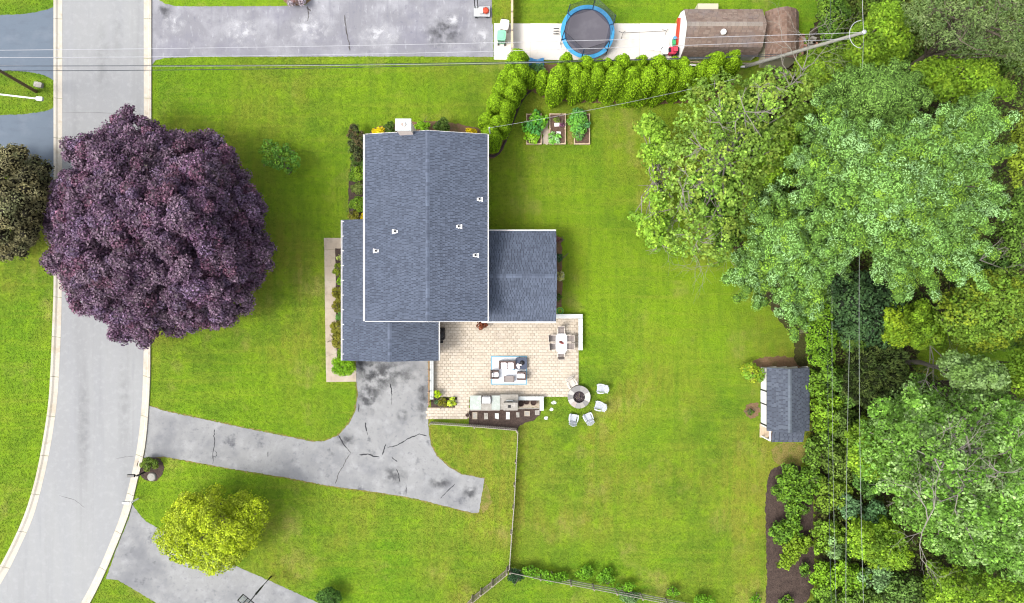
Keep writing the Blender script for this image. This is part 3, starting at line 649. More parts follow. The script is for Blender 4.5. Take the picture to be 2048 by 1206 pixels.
# ================================================================== THE HOUSE
ROOFC = [(0.066,0.080,0.112),(0.055,0.066,0.093),(0.076,0.092,0.128),(0.044,0.053,0.075),(0.069,0.084,0.117)]
def shingles(name, e0, e1, r0, r1, parent, cols=ROOFC, expo=.178, tab=.17, seed=1):
    """tabs over the slope from eave e0-e1 up to ridge r0-r1, each a raised wedge"""
    rg = random.Random(seed); e0, e1, r0, r1 = map(Vector, (e0, e1, r0, r1)); mb = MB()
    up = (r0-e0); n = up.cross(e1-e0).normalized()
    if n.z < 0: n = -n
    rows = max(1, int(round(up.length/expo)))
    for i in range(rows):
        t0, t1 = i/rows, min(1.0, (i+1.25)/rows)
        a0, a1 = e0.lerp(r0, t0), e1.lerp(r1, t0); b0, b1 = e0.lerp(r0, t1), e1.lerp(r1, t1)
        L = (a1-a0).length; s = -rg.random()*tab
        dk = cols[3 if len(cols) > 3 else 1]; mb.cur = tuple(q*.82 for q in dk)     # the dark under-layer showing between the tabs
        mb.add([a0+n*.010, a1+n*.010, b1+n*.008, b0+n*.008], [(0,1,2,3)])
        while s < L:
            w = tab*rg.uniform(.65,1.35); u0, u1 = max(0,s)/L, min(L,s+w)/L; s += w+tab*rg.uniform(.22,.45)
            if u1-u0 < .02/L: continue
            c = rg.choice(cols); f = rg.uniform(.92,1.08); mb.cur = tuple((.6*q+.4*m_)*f for q, m_ in zip(c, cols[0]))
            o_ = rg.uniform(.0,.25); p = [a0.lerp(b0,.02).lerp(a1.lerp(b1,.02),u0), a0.lerp(b0,.02).lerp(a1.lerp(b1,.02),u1), b0.lerp(b1,u1), b0.lerp(b1,u0)]
            lo = [q+n*.006 for q in p[:2]]; hi = [q+n*.032 for q in p[:2]]; tp = [q+n*.015 for q in p[2:]]
            mb.add(lo+hi+tp, [(0,1,3,2),(2,3,4,5),(0,2,5),(1,4,3)])
    o = mb.build(name, SHING, parent); o['kind'] = 'stuff'; return o
def ridge_caps(p0, p1, parent, cols=ROOFC, w=.30, step=.24, drop=.05, seed=2):
    rg = random.Random(seed); p0, p1 = Vector(p0), Vector(p1); L = (p1-p0).length; d = (p1-p0)/L; s_ = Vector((-d.y, d.x, 0)); mb = MB(); n = int(L/step)
    for i in range(n):
        a = p0+d*(i*step); b = p0+d*((i+1)*step-.01); c = rg.choice(cols[:3]); f = rg.uniform(.95,1.2); mb.cur = tuple(q*f for q in c); z = Vector((0,0,.045)); z2 = Vector((0,0,.03)); dd = Vector((0,0,-drop))
        mb.add([a-s_*w/2+dd+z, a+z*1.25, a+s_*w/2+dd+z, b-s_*w/2+dd+z2, b+z2*1.3, b+s_*w/2+dd+z2], [(0,1,4,3),(1,2,5,4)])
    o = mb.build('ridge_cap', SHING, parent); o['kind'] = 'stuff'; return o
def slab(mb, a, b, c, d, th):
    """roof deck: quad a b c d (ccw seen from above) thickened downwards"""
    vs = [a, b, c, d]+[(p[0],p[1],p[2]-th) for p in (a,b,c,d)]
    return mb.add(vs, [(0,1,2,3),(7,6,5,4),(0,4,5,1),(1,5,6,2),(2,6,7,3),(3,7,4,0)])
DECK = M('roof_felt', (0.02, 0.022, 0.028), rough=.95)
house = thing('house', 'two storey suburban house with blue grey shingle roofs', 'house', (-6.2, 4.5, 0))
xw, xe, xr, yn, ys, ze, zr = -10.64, -1.78, -5.98, 12.10, -1.42, 5.2, 6.3
mb = MB(); mb.box(xw+.35, xe-.35, ys+.25, yn-.25, 0, 5.1)
mb.add([(xw+.35,ys+.25,5.1),(xe-.35,ys+.25,5.1),(xr,ys+.25,zr-.15),(xw+.35,yn-.25,5.1),(xe-.35,yn-.25,5.1),(xr,yn-.25,zr-.15)], [(0,1,2),(5,4,3),(0,2,5,3),(1,4,5,2)])
mb.build('wall', SIDING, house)
MB().box(-12.55, -5.95, -4.2, ys+.249, 0, 2.62).build('garage_wall', BRICKW, house); MB().box(-2.129, 3.05, -1.2, 5.05, 0, 2.62).build('wing_wall', BRICKW, house)
roof = MB(); slab(roof, (xw,ys,ze),(xr,ys,zr),(xr,yn,zr),(xw,yn,ze), .14); slab(roof, (xr+.001,ys,zr),(xe,ys,ze),(xe,yn,ze),(xr+.001,yn,zr), .14)
roof = roof.build('main_roof', DECK, house)
shingles('shingles', (xw,ys,ze),(xw,yn,ze),(xr,ys,zr),(xr,yn,zr), roof, seed=1); shingles('shingles', (xe,ys,ze),(xe,yn,ze),(xr,ys,zr),(xr,yn,zr), roof, seed=2)
ridge_caps((xr,ys,zr),(xr,yn,zr), roof)
def gutter(p0, p1, parent, out, w=.13):
    p0, p1 = Vector(p0), Vector(p1); o = Vector(out); mb = MB(); a = [p0, p1]
    vs = []
    for p in a: vs += [p+Vector((0,0,.02)), p+Vector((0,0,-.10)), p+o*w+Vector((0,0,-.10)), p+o*w+Vector((0,0,.025)), p+o*(w-.02)+Vector((0,0,.025)), p+o*(w-.02)+Vector((0,0,-.075)), p+o*.02+Vector((0,0,-.075)), p+o*.02+Vector((0,0,.02))]
    mb.add(vs, [(k,(k+1)%8,8+(k+1)%8,8+k) for k in range(8)]+[tuple(range(7,-1,-1)), tuple(range(8,16))]); return mb.build('gutter', WHITE, parent)
gutter((xw-.005,ys,ze-.03),(xw-.005,yn,ze-.03), roof, (-1,0,0), .13); gutter((xe+.005,ys,ze-.03),(xe+.005,yn,ze-.03), roof, (1,0,0), .09)
for y_ in (yn+.002, ys-.032):
    mb = MB()
    for a, b in (((xw,ze),(xr,zr)),((xr,zr),(xe,ze))):
        mb.add([(a[0],y_,a[1]-.16),(b[0],y_,b[1]-.16),(b[0],y_,b[1]-.02),(a[0],y_,a[1]-.02),(a[0],y_+.03,a[1]-.16),(b[0],y_+.03,b[1]-.16),(b[0],y_+.03,b[1]-.02),(a[0],y_+.03,a[1]-.02)],[(0,1,2,3),(7,6,5,4),(3,2,6,7),(0,4,5,1),(1,5,6,2),(0,3,7,4)])
    mb.build('fascia_board', WHITE, roof)
def roofz(x): return ze+(zr-ze)*((x-xw)/(xr-xw) if x < xr else (xe-x)/(xe-xr))
for px, py in ((790,463),(750,501),(918,453),(959,397),(951,510)):
    x, y, _ = W(px, py, 5.8); z = roofz(x); s = (-1 if x < xr else 1)*1.0; sl = .235; q_ = 1.3
    mb = MB(); mb.add([(x-s*.20,y-.10,z+.05+.2*sl),(x-s*.05,y-.10,z+.05+.05*sl),(x+s*.22,y-.17,z+.05-.22*sl),(x+s*.22,y+.17,z+.05-.22*sl),(x-s*.05,y+.10,z+.05+.05*sl),(x-s*.20,y+.10,z+.05+.2*sl)], [(0,1,4,5),(1,2,3,4)])
    mb.lathe(x-s*.02, y, [(.15,z+.02),(.13,z+.10),(.09,z+.16)], 14)
    v = mb.build('vent_flashing', WHITE, roof); MB().lathe(x-s*.02, y, [(.085,z+.1),(.085,z+.20),(.06,z+.20),(.06,z+.165)], 12).build('vent_pipe', BLACK, roof)
# lower roofs
gw, ge, gr, gs, gn, gze, gzr = -12.89, -5.59, -9.12, -4.49, 6.2, 2.7, 3.72
pit = (gzr-gze)/(gr-gw); zp = gze+pit*(xw+.34-gw)
mb = MB(); slab(mb, (gw,gs,gze),(gr,gs,gzr),(gr,ys+.2,gzr),(gw,ys+.2,gze), .14); slab(mb, (gr+.001,gs,gzr),(ge,gs,gze),(ge,ys+.2,gze),(gr+.001,ys+.2,gzr), .14)
slab(mb, (gw,ys+.2,gze),(xw+.34,ys+.2,zp),(xw+.34,gn,zp),(gw,gn,gze), .14)
groof = mb.build('garage_roof', DECK, house)
shingles('shingles', (gw,gs,gze),(gw,ys+.25,gze),(gr,gs,gzr),(gr,ys+.25,gzr), groof, seed=3); shingles('shingles', (ge,gs,gze),(ge,ys+.25,gze),(gr,gs,gzr),(gr,ys+.25,gzr), groof, seed=4)
shingles('shingles', (gw,ys+.25,gze),(gw,gn,gze),(xw+.34,ys+.25,zp),(xw+.34,gn,zp), groof, seed=5); ridge_caps((gr,gs,gzr),(gr,ys+.2,gzr), groof)
gutter((gw-.005,gs,gze-.03),(gw-.005,gn,gze-.03), groof, (-1,0,0), .11); gutter((ge+.005,gs,gze-.03),(ge+.005,ys+.1,gze-.03), groof, (1,0,0), .10)
for i in range(10):
    yy = gs+.5+i*1.12; MB().box(gw-.06, gw+.13, yy-.02, yy+.02, gze+.03, gze+.06).build('gutter_strap', WHITE, groof)
mb = MB()
for k in range(5): mb.box(-12.2, -7.0, -4.262, -4.202, .02+k*.44, .42+k*.44)
mb.build('garage_door', WHITE, house)
we, wn, wsy, wr, wze, wzr = 3.35, 5.36, -1.52, 1.90, 2.7, 3.85; wx = xe-.34
mb = MB(); slab(mb, (wx,wsy,wze),(we,wsy,wze),(we,wr,wzr),(wx,wr,wzr), .14); slab(mb, (wx,wr+.001,wzr),(we,wr+.001,wzr),(we,wn,wze),(wx,wn,wze), .14)
wroof = mb.build('wing_roof', DECK, house)
shingles('shingles', (wx,wsy,wze),(we,wsy,wze),(wx,wr,wzr),(we,wr,wzr), wroof, seed=6); shingles('shingles', (wx,wn,wze),(we,wn,wze),(wx,wr,wzr),(we,wr,wzr), wroof, seed=7)
ridge_caps((wx,wr,wzr),(we,wr,wzr), wroof)
gutter((wx,wn+.005,wze-.03),(we,wn+.005,wze-.03), wroof, (0,1,0), .10); gutter((wx-.2,wsy-.005,wze-.03),(we,wsy-.005,wze-.03), wroof, (0,-1,0), .10)
MB().add([(3.05,-1.2,2.62),(3.05,5.05,2.62),(3.05,wr,wzr-.14)], [(0,1,2)]).build('gable', SIDING, house); MB().add([(-12.55,-4.2,2.62),(-5.95,-4.2,2.62),(gr,-4.2,gzr-.14)], [(0,1,2)]).build('gable', SIDING, house)
# windows and doors of the walls
def window(x, y, z, w, h, ax):
    f = MB()
    if ax == 'x': f.box(x-.03,x+.03,y-w/2-.07,y+w/2+.07,z-.07,z+h+.07)
    else: f.box(x-w/2-.07,x+w/2+.07,y-.03,y+.03,z-.07,z+h+.07)
    fo = f.build('window', WHITE, house)
    for k in (0,1):
        g_ = MB()
        if ax == 'x': g_.box(x-.036,x+.036,y-w/2+.02,y+w/2-.02,z+k*h/2+.02,z+(k+1)*h/2-.02)
        else: g_.box(x-w/2+.02,x+w/2-.02,y-.036,y+.036,z+k*h/2+.02,z+(k+1)*h/2-.02)
        g_.build('pane', GLASS, fo)
for y_ in (0.8, 3.6, 6.4, 9.8): window(xw+.35, y_, 3.55, 1.0, 1.2, 'x'); 
for y_ in (0.4, 7.2, 10.4): window(xe-.35, y_, 3.7 if y_ < 6 else 3.0, 1.0, 1.2, 'x')
for x_ in (-9.2, -3.4): window(x_, yn-.25, 3.2, 1.0, 1.2, 'y'); window(x_, yn-.25, .9, 1.0, 1.2, 'y')
window(3.05, 3.5, .9, 1.2, 1.2, 'x'); window(3.05, .4, .9, 1.2, 1.2, 'x'); window(-4.0, ys+.25, 3.2, 1.0, 1.2, 'y'); window(.8, -1.2, .4, 2.2, 1.9, 'y')
d = MB().box(-5.0, -4.1, ys+.19, ys+.249, .05, 2.1).build('door', WHITE, house)
d = MB().box(-10.35, -10.28, 5.0, 5.9, .05, 2.1).build('door', RED, house)
# chimney
ch = MB().box(-8.0, -7.02, yn-.24, 12.56, 0, 7.35).build('chimney', CHIM, house)
MB().box(-8.06, -6.96, yn-.30, 12.62, 7.35, 7.5).build('chimney_cap', CAP, ch)
MB().lathe(-7.5, 12.2, [(.17,7.5),(.17,7.62),(.12,7.62),(.12,7.52)], 12).build('flue', CHIM, ch)
mb = MB(); mb.tube([(-1.62,12.35,1.2),(-1.62,12.35,6.1)], .05, 8); mb.build('service_mast', STEEL, house)

# ================================================================== SHEDS
GAMC = [(0.165,0.120,0.098),(0.20,0.155,0.13),(0.125,0.085,0.068),(0.18,0.135,0.11)]
BRNC = [(0.145,0.092,0.068),(0.18,0.125,0.098),(0.10,0.062,0.046)]
ns = thing('gambrel_shed', 'neighbour shed with tan brown barn roof and white gable wall', 'shed', (16.2, 21, 0))
x0, x1 = 13.22, 19.2; pr = [(19.2,1.1),(19.52,2.25),(20.95,3.15),(22.4,2.25),(22.7,1.1)]
mb = MB()
for x in (x0+.03, x1-.1):
    mb.add([(x,19.28,0),(x,22.62,0)]+[(x,a,b-.06) for a, b in pr[::-1]], [(0,1,2,3,4,5,6)])
mb.box(x0+.04, x1-.11, 19.28, 22.62, 0, 1.2); mb.build('wall', [WHITE], ns)
mb = MB().box(x0+.2, x1-.2, 19.268, 19.279, 0.02, 1.08).build('side_cladding', GREYS, ns)
mb = MB()
for (a, b), (c, d) in zip(pr, pr[1:]): slab(mb, (x0,a,b),(x1,a,b),(x1,c,d),(x0,c,d), .05)
rf = mb.build('gambrel_roof', DECK, ns)
for i, ((a, b), (c, d)) in enumerate(zip(pr, pr[1:])):
    if i < 2: shingles('shingles', (x0,a,b),(x1,a,b),(x0,c,d),(x1,c,d), rf, GAMC, .15, .3, 11+i)
    else: shingles('shingles', (x0,c,d),(x1,c,d),(x0,a,b),(x1,a,b), rf, GAMC, .15, .3, 11+i)
ridge_caps((x0,20.95,3.15),(x1,20.95,3.15), rf, [(0.22,0.19,0.165)]*3, .34, .3, .1)
x, y, z = W(1446, 65, 2.95); MB().lathe(x, y, [(.10,2.7),(.10,3.05),(.22,3.05),(.20,3.16),(.05,3.24)], 14).build('roof_vent', WHITE, rf)
MB().box(14.6, 16.2, 22.72, 23.4, 0, 1.0).build('lean_to', YELW, ns)
bs = thing('brown_shed', 'small shed with arched dark brown shingle roof beside the leaning pole', 'shed', (20.9, 20.4, 0))
x0, x1, y0, y1 = 19.62, 22.2, 18.6, 22.45
arc = [(x0,1.7),(x0+.42,2.25),(x0+.95,2.55),((x0+x1)/2,2.68),(x1-.95,2.55),(x1-.42,2.25),(x1,1.7)]
mb = MB(); mb.box(x0+.12, x1-.12, y0+.1, y1-.1, 0, 1.75)
for yy in (y0+.1, y1-.1): mb.add([(a,yy,b-.06) for a, b in arc], [tuple(range(7))])
mb.build('wall', YELW, bs); mb = MB()
for (a, b), (c, d) in zip(arc, arc[1:]): slab(mb, (a,y0,b),(c,y0,d),(c,y1,d),(a,y1,b), .05)
rf = mb.build('arched_roof', DECK, bs)
for i, ((a, b), (c, d)) in enumerate(zip(arc, arc[1:])):
    if i < 3: shingles('shingles', (a,y0,b),(a,y1,b),(c,y0,d),(c,y1,d), rf, BRNC, .15, .26, 21+i)
    else: shingles('shingles', (c,y0,d),(c,y1,d),(a,y0,b),(a,y1,b), rf, BRNC, .15, .26, 21+i)
MB().box(x1+.02, x1+.9, y0+.6, y0+2.3, 0, .5).build('timber_stack', BRICK, bs)

ys_ = thing('garden_shed', 'white garden shed with dark shingle roof and small south porch', 'shed', (21.2, -7.5, 0))
x0, x1, xr2, y1, y0, e, rz_ = 19.56, 22.82, 21.0, -5.07, -9.92, 2.2, 3.05
mb = MB(); mb.box(19.9, 22.6, -9.75, -5.24, 0, 2.2)
for yy in (-9.75, -5.24): mb.add([(19.9,yy,2.2),(22.6,yy,2.2),(xr2,yy,rz_-.1)], [(0,1,2)])
mb.build('wall', WHITE, ys_)
mb = MB(); slab(mb, (x0,y0,e),(xr2,y0,rz_),(xr2,y1,rz_),(x0,y1,e), .08); slab(mb, (xr2+.001,y0,rz_),(x1,y0,e),(x1,y1,e),(xr2+.001,y1,rz_), .08); rf = mb.build('roof', DECK, ys_)
SC2 = [(0.060,0.070,0.092),(0.047,0.054,0.072),(0.074,0.086,0.108)]
shingles('shingles', (x0,y0,e),(x0,y1,e),(xr2,y0,rz_),(xr2,y1,rz_), rf, SC2, .165, .26, 31); shingles('shingles', (x1,y0,e),(x1,y1,e),(xr2,y0,rz_),(xr2,y1,rz_), rf, SC2, .165, .26, 32)
ridge_caps((xr2,y0,rz_),(xr2,y1,rz_), rf, [(0.08,0.095,0.115)]*3, .3)
for i in range(4):
    xx = x0+.1+i*.8; MB().add([(xx,y1+.004,e-.1),(xx+.75,y1+.004,e-.1),(xx+.6,y1+.09,e+.02),(xx+.05,y1+.05,e+.06)], [(0,1,2,3)]).build('gable_trim', WHITE, rf)
mb = slab(MB(), (20.05,-10.85,1.85),(22.5,-10.85,1.85),(22.5,y0+.05,2.12),(20.05,y0+.05,2.12), .06); pr_ = mb.build('porch_roof', DECK, ys_)
shingles('shingles', (20.05,-10.85,1.85),(22.5,-10.85,1.85),(20.05,y0+.05,2.12),(22.5,y0+.05,2.12), pr_, SC2, .165, .26, 33)
for xx, yy in ((19.95,-10.75),(22.4,-10.75),(19.95,-9.85)): MB().box(xx-.05,xx+.05,yy-.05,yy+.05,0,1.83).build('porch_post', WHITE, ys_)
MB().box(19.8,22.5,-10.85,-9.76,0,.1).build('porch_floor', TIMBER, ys_); MB().box(19.90,20.02,-10.69,-9.92,1.72,1.84).build('porch_beam', WHITE, ys_)
dr = MB().box(19.865,19.899,-8.05,-7.05,.05,2.0).build('door', WHITE, ys_)
for a in ((19.84,19.864,-8.12,-8.03,.05,2.05),(19.84,19.864,-7.07,-6.98,.05,2.05),(19.84,19.864,-8.03,-7.07,1.95,2.05)): MB().box(*a).build('door_frame', BLACK, dr)
mb = MB(); mb.box(19.86,19.899,-9.76,-9.66,0,2.15); mb.build('corner_trim', BLACK, ys_)
for i, (px, py) in enumerate(((1542,869),(1545,874),(1539,877))):
    x, y, z = W(px, py, .3); MB().lathe(x, y, [(.09,.1),(.14,.4),(.12,.4),(.12,.35)], 12).build('flower_pot', TERRA)
    tag(C.objects[-1], ['small brown pot on the shed porch closest to the shed wall', 'brown pot on the shed porch nearest the white beam', 'outermost brown pot on the shed porch'][i], 'pot', 'pots on the shed porch')

# ================================================================== PATIO THINGS
def wall_caps(t, segs, z, mat=CAP, over=.0, L=.62):
    for (a, b, w) in segs:
        a, b = Vector(a), Vector(b); d = (b-a); n = max(1, int(round(d.length/L))); u = d.normalized(); ang = math.atan2(u.y, u.x)
        for i in range(n):
            c = a+d*((i+.5)/n); MB().bbox(c.x, c.y, d.length/n-.012, w, z, z+.07, ang, .01).build('cap_stone', mat, t)
t = thing('seat_wall', 'low stone seat wall with white caps round the dining corner', 'wall', (4.5, -1.2, 0))
MB().box(3.46, 5.56, -1.30, -1.04, 0, .48).build('wall_body', STONE, t); MB().box(5.28, 5.56, -3.80, -1.302, 0, .48).build('wall_body', STONE, t)
wall_caps(t, [((3.42,-1.17),(5.60,-1.17),.34), ((5.43,-1.35),(5.43,-3.86),.34)], .481)
t = thing('retaining_wall', 'narrow pale capped wall between driveway and patio', 'wall', (-6.4, -6.3, 0))
MB().box(-6.46, -6.26, -7.72, -4.3, 0, .5).build('wall_body', STONE, t); wall_caps(t, [((-6.36,-4.28),(-6.36,-7.76),.28)], .501, L=.7)
t = thing('timber_fence', 'narrow reddish timber rail fence beside the driveway', 'fence', (-6.62, -6.3, 0))
for i in range(5): MB().box(-6.66, -6.58, -4.6-.85*i-.04, -4.6-.85*i+.04, 0, .95).build('post', WTIMB, t)
for zz in (.35, .88): MB().box(-6.575, -6.545, -8.2, -4.5, zz, zz+.09).build('rail', BRICK, t)

# outdoor kitchen
k0 = thing('outdoor_kitchen', 'stone outdoor kitchen counter with pale slab tops', 'outdoor kitchen', (*W2(970,804), 0))
x0, x1, y0, y1 = W2(941,0)[0], W2(1000,0)[0], W2(0,819)[1], W2(0,791)[1]
MB().box(x0+.04, x1, y0+.05, y1-.05, 0, .86).build('counter_base', STONE, k0)
kx = W(940,0,.9)[0], W(962.3,0,.9)[0], W(983,0,.9)[0], W(1000,0,.9)[0]; ky = W(0,819,.9)[1], W(0,791,.9)[1]
GRN = M('grey_green_granite', (0.27, 0.30, 0.27), [(4, (0.36, 0.38, 0.36), .45, .65, .8), (12, (0.20, 0.21, 0.19), .55, .7, .6)], rough=.4)
MB().box(kx[0], kx[1]-.01, ky[0], ky[1], .861, .92).build('counter_slab', GRN, k0); MB().box(kx[2]+.01, kx[3], ky[0], ky[1], .861, .92).build('counter_slab', GRN, k0)
MB().box(kx[1], kx[2], ky[0], ky[1]-.62, .861, .90).build('counter_slab', STONE, k0)
g_ = thing('built_in_grill', 'white lidded built in grill set into the outdoor kitchen', 'grill', ((kx[1]+kx[2])/2, ky[1]-.33, .861))
mb = MB(); w = (kx[2]-kx[1])/2-.03; gx, gy = (kx[1]+kx[2])/2, ky[1]-.33
MB().box(gx-w, gx+w, gy-.30, gy+.31, .861, .98).build('firebox', BLACKM, g_)
prf = [(-.27,.981),(-.27,1.08),(-.18,1.19),(.08,1.23),(.22,1.15),(.26,.981)]; mb = MB(); n = len(prf)
mb.add([(gx-w+.05,gy+a,b) for a, b in prf]+[(gx+w-.05,gy+a,b) for a, b in prf], [tuple(range(n)), tuple(range(2*n-1,n-1,-1))]+[(i,n+i,n+(i+1)%n,(i+1)%n) for i in range(n)]); mb.build('lid', LID, g_)
mb = MB(); mb.tube([(gx-w+.12,gy+.31,1.07),(gx+w-.12,gy+.31,1.07)], .018, 8); mb.tube([(gx-w+.14,gy+.24,1.07),(gx-w+.14,gy+.31,1.07)], .012, 6); mb.tube([(gx+w-.14,gy+.24,1.07),(gx+w-.14,gy+.31,1.07)], .012, 6); mb.build('handle', STEEL, g_)
for q in range(4): mb = MB(); xx = gx-.3+q*.2; mb.tube([(xx,gy+.31,.93),(xx,gy+.345,.93)], .025, 10); mb.build('knob', BLACK, g_)

fp = thing('stone_fireplace', 'grey stone fireplace with square flue between counter and wood bay', 'fireplace', (*W2(1018,806), 0))
x0, x1 = W(1000.5,0,.9)[0], W(1036,0,.9)[0]
rg = random.Random(5)
def stones(name, t, x0, x1, y0, y1, z0, z1, s=.32, mat=PIECE, cols=((.25,.235,.205),(.19,.175,.155),(.31,.295,.265),(.22,.19,.17))):
    """a block faced with individual stones"""
    MB().box(x0+.03, x1-.03, y0+.03, y1-.03, z0, z1-.02).build(name, STONE, t)
    z = z0
    while z < z1-.03:
        h = min(.2, z1-z)
        for (ax, a, b) in (('x0',y0,y1),('x1',y0,y1),('y0',x0,x1),('y1',x0,x1)):
            u = a
            while u < b-.04:
                w = min(s*rg.uniform(.7,1.3), b-u); p = rg.uniform(0,.018); mb = MB(); mb.cur = tuple(q*rg.uniform(.85,1.15) for q in rg.choice(cols))
                if ax == 'x0': mb.box(x0-p, x0+.028, u+.006, u+w-.006, z+.006, z+h-.006)
                elif ax == 'x1': mb.box(x1-.028, x1+p, u+.006, u+w-.006, z+.006, z+h-.006)
                elif ax == 'y0': mb.box(u+.006, u+w-.006, y0-p, y0+.028, z+.006, z+h-.006)
                else: mb.box(u+.006, u+w-.006, y1-.028, y1+p, z+.006, z+h-.006)
                mb.build('stone', mat, t); u += w
        z += h
stones('hearth_body', fp, x0, x1, ky[0], ky[1]+.02, 0, .8, .36)
MB().box(x0-.02, x1+.02, ky[0]-.01, ky[1]+.08, .801, .87).build('mantel_slab', STONE, fp)
cx0, cx1, cy0, cy1 = W(1007.5,0,1.6)[0], W(1034.5,0,1.6)[0], W(0,820,1.6)[1], W(0,806,1.6)[1]
stones('chimney_body', fp, cx0, cx1, cy0, cy1, .871, 1.55, .32)
cxm, cym = W(1019,813,1.7)[:2]; q = .11
capz = 1.551
for a in ((cx0-.03,cxm-q,cy0-.03,cy1+.03),(cxm+q,cx1+.03,cy0-.03,cy1+.03),(cxm-q+.001,cxm+q-.001,cy0-.03,cym-q),(cxm-q+.001,cxm+q-.001,cym+q,cy1+.03)): MB().box(a[0],a[1],a[2],a[3],capz,capz+.08).build('cap_stone', STONE, fp)
MB().box(cxm-q,cxm+q,cym-q,cym+q,1.552,1.556).build('flue', BLACK, fp)
MB().box(W2(1013,0)[0], W2(1026,0)[0], cy1+.05, cy1+.14, .871, .98).build('mantel_block', CAP, fp)

t = thing('wood_bay_wall', 'white capped stone wall enclosing the bay of brown pots', 'wall', (*W2(1062,804), 0))
bx0, bx1, by0, by1 = W2(1037,0)[0], W2(1086,0)[0], W2(0,819)[1], W2(0,791)[1]
MB().box(bx0, bx1, by1-.28, by1-.02, 0, .5).build('wall_body', STONE, t); MB().box(bx1-.28, bx1, by0+.02, by1-.282, 0, .5).build('wall_body', STONE, t)
wall_caps(t, [((bx0-.02,by1-.15),(bx1+.03,by1-.15),.30), ((bx1-.13,by1-.302),(bx1-.13,by0),.32)], .501)
MB().box(bx0, bx1-.29, by0+.12, by1-.29, 0, .05).build('bay_floor', CONC, t); MB().box(bx0, bx1-.29, by0+.06, by0+.118, 0, .12).build('bay_kerb', STONE, t)
for i, (px, py, r, lb) in enumerate(((1042,807,.24,'brown glazed pot beside the fireplace in the stone bay'), (1053,803,.24,'middle brown pot in the stone bay behind the others'), (1067,805,.23,'brown pot filled with dark soil standing apart in the stone bay'))):
    x, y, z = W(px, py, .45); t = thing('glazed_pot', lb, 'pot', (x, y, .05), 'pots in the stone bay')
    MB().lathe(x, y, [(r*.62,.05),(r*.85,.2),(r,.42),(r*1.06,.47),(r*.92,.47),(r*.86,.36)], 20).build('pot_body', TERRA, t); MB().lathe(x, y, [(r*.88,.37),(r*.88,.39)], 16).build('soil', SOIL, t)
# stepping stones
SS = [((270,690),(375,840),'large framed square stepping stone nearest the patio steps'),((520,705),(603,842),'narrow grey stepping stone second along the mulch'),((755,715),(835,840),'tilted white stepping stone with a cut corner'),((992,685),(1072,842),'tall white stepping stone directly behind the chimney'),((1210,692),(1280,800),'small cream stepping stone past the chimney'),((1388,665),(1505,775),'square grey stepping stone behind the pots'),((1615,648),(1712,752),'grey stepping stone beside the white wall end')]
for i, (a, b, lb) in enumerate(SS):
    p = [(920+a[0]/10.78, 760+a[1]/10.78), (920+b[0]/10.78, 760+b[1]/10.78)]
    pts = [(p[0][0],p[0][1]),(p[1][0],p[0][1]+(.3 if i in (1,4) else 0)),(p[1][0],p[1][1]),(p[0][0]+(.4 if i==4 else 0),p[1][1]-(1.6 if i==2 else 0))]
    o = MB().prism(pxpoly(pts), .02, .085).build('stepping_stone', CAP if i in (2,3) else STONE); tag(o, lb, 'stepping stone', 'stepping stones behind the kitchen')
    if i in (0,5): 
        q = Vector(W(*((p[0][0]+p[1][0])/2,(p[0][1]+p[1][1])/2))); w_, h_ = (p[1][0]-p[0][0])/25, (p[1][1]-p[0][1])/25
        for a_ in ((q.x-w_/2,q.x+w_/2,q.y-h_/2,q.y-h_/2+.06),(q.x-w_/2,q.x+w_/2,q.y+h_/2-.06,q.y+h_/2),(q.x-w_/2,q.x-w_/2+.06,q.y-h_/2+.061,q.y+h_/2-.061),(q.x+w_/2-.06,q.x+w_/2,q.y-h_/2+.061,q.y+h_/2-.061)): MB().box(*a_, .0851, .10).build('rim', CONC, o)
for i, (px, py, r, lb) in enumerate(((1108,805,6,'cream flagstone in the grass closest to the patio corner'),(1103,819,5,'small cream flagstone in the grass beside the wall end'),(1092,836,5.5,'cream flagstone in the grass beside the mulch tip'))):
    o = MB().prism(pxpoly(circ(px, py, r*.9, r*.65, 8, .2)), -.02, .03).build('flagstone', CAP); tag(o, lb, 'flagstone', 'flagstones crossing the grass')
# fire pit
x, y = W2(1157,792.5); t = thing('fire_pit', 'round stone fire pit with ash at the patio corner', 'fire pit', (x, y, 0))
for ring, (r0, r1, z0, z1, n) in enumerate(((.50,.88,0,.2,14),(.50,.88,.205,.40,14),(.47,.905,.405,.47,13))):
    for i in range(n):
        a0 = 2*pi*(i+.5*(ring % 2))/n+.008; a1 = a0+2*pi/n-.016; mb = MB(); c = rg.choice(((.33,.32,.30),(.25,.235,.21),(.37,.35,.32),(.29,.25,.23),(.17,.165,.16),(.22,.21,.20))); mb.cur = c
        pl = [(x+r0*cos(a), y+r0*sin(a)) for a in (a0,(a0+a1)/2,a1)]+[(x+r1*cos(a), y+r1*sin(a)) for a in (a1,a1*.67+a0*.33,a1*.33+a0*.67,a0)]
        mb.prism(pl, z0, z1+rg.uniform(-.006,.006)).build('cap_stone' if ring == 2 else 'ring_stone', PIECE, t)
MB().lathe(x, y, [(.49,.02),(.49,.46),(.455,.46),(.455,.12)], 32).build('steel_liner', BLACKM, t)
mb = MB(); vs = []; MB().lathe(x, y, [(.46,.10),(.46,.14),(.2,.20),(.05,.21)], 20).build('ash_bed', ASH, t)
for i in range(5):
    a = i*1.3; MB().tube([(x+.3*cos(a),y+.3*sin(a),.2),(x-.12*cos(a+.5),y-.12*sin(a+.5),.27)], .045, 7).build('charred_log', BARK if i % 2 else ASH, t)
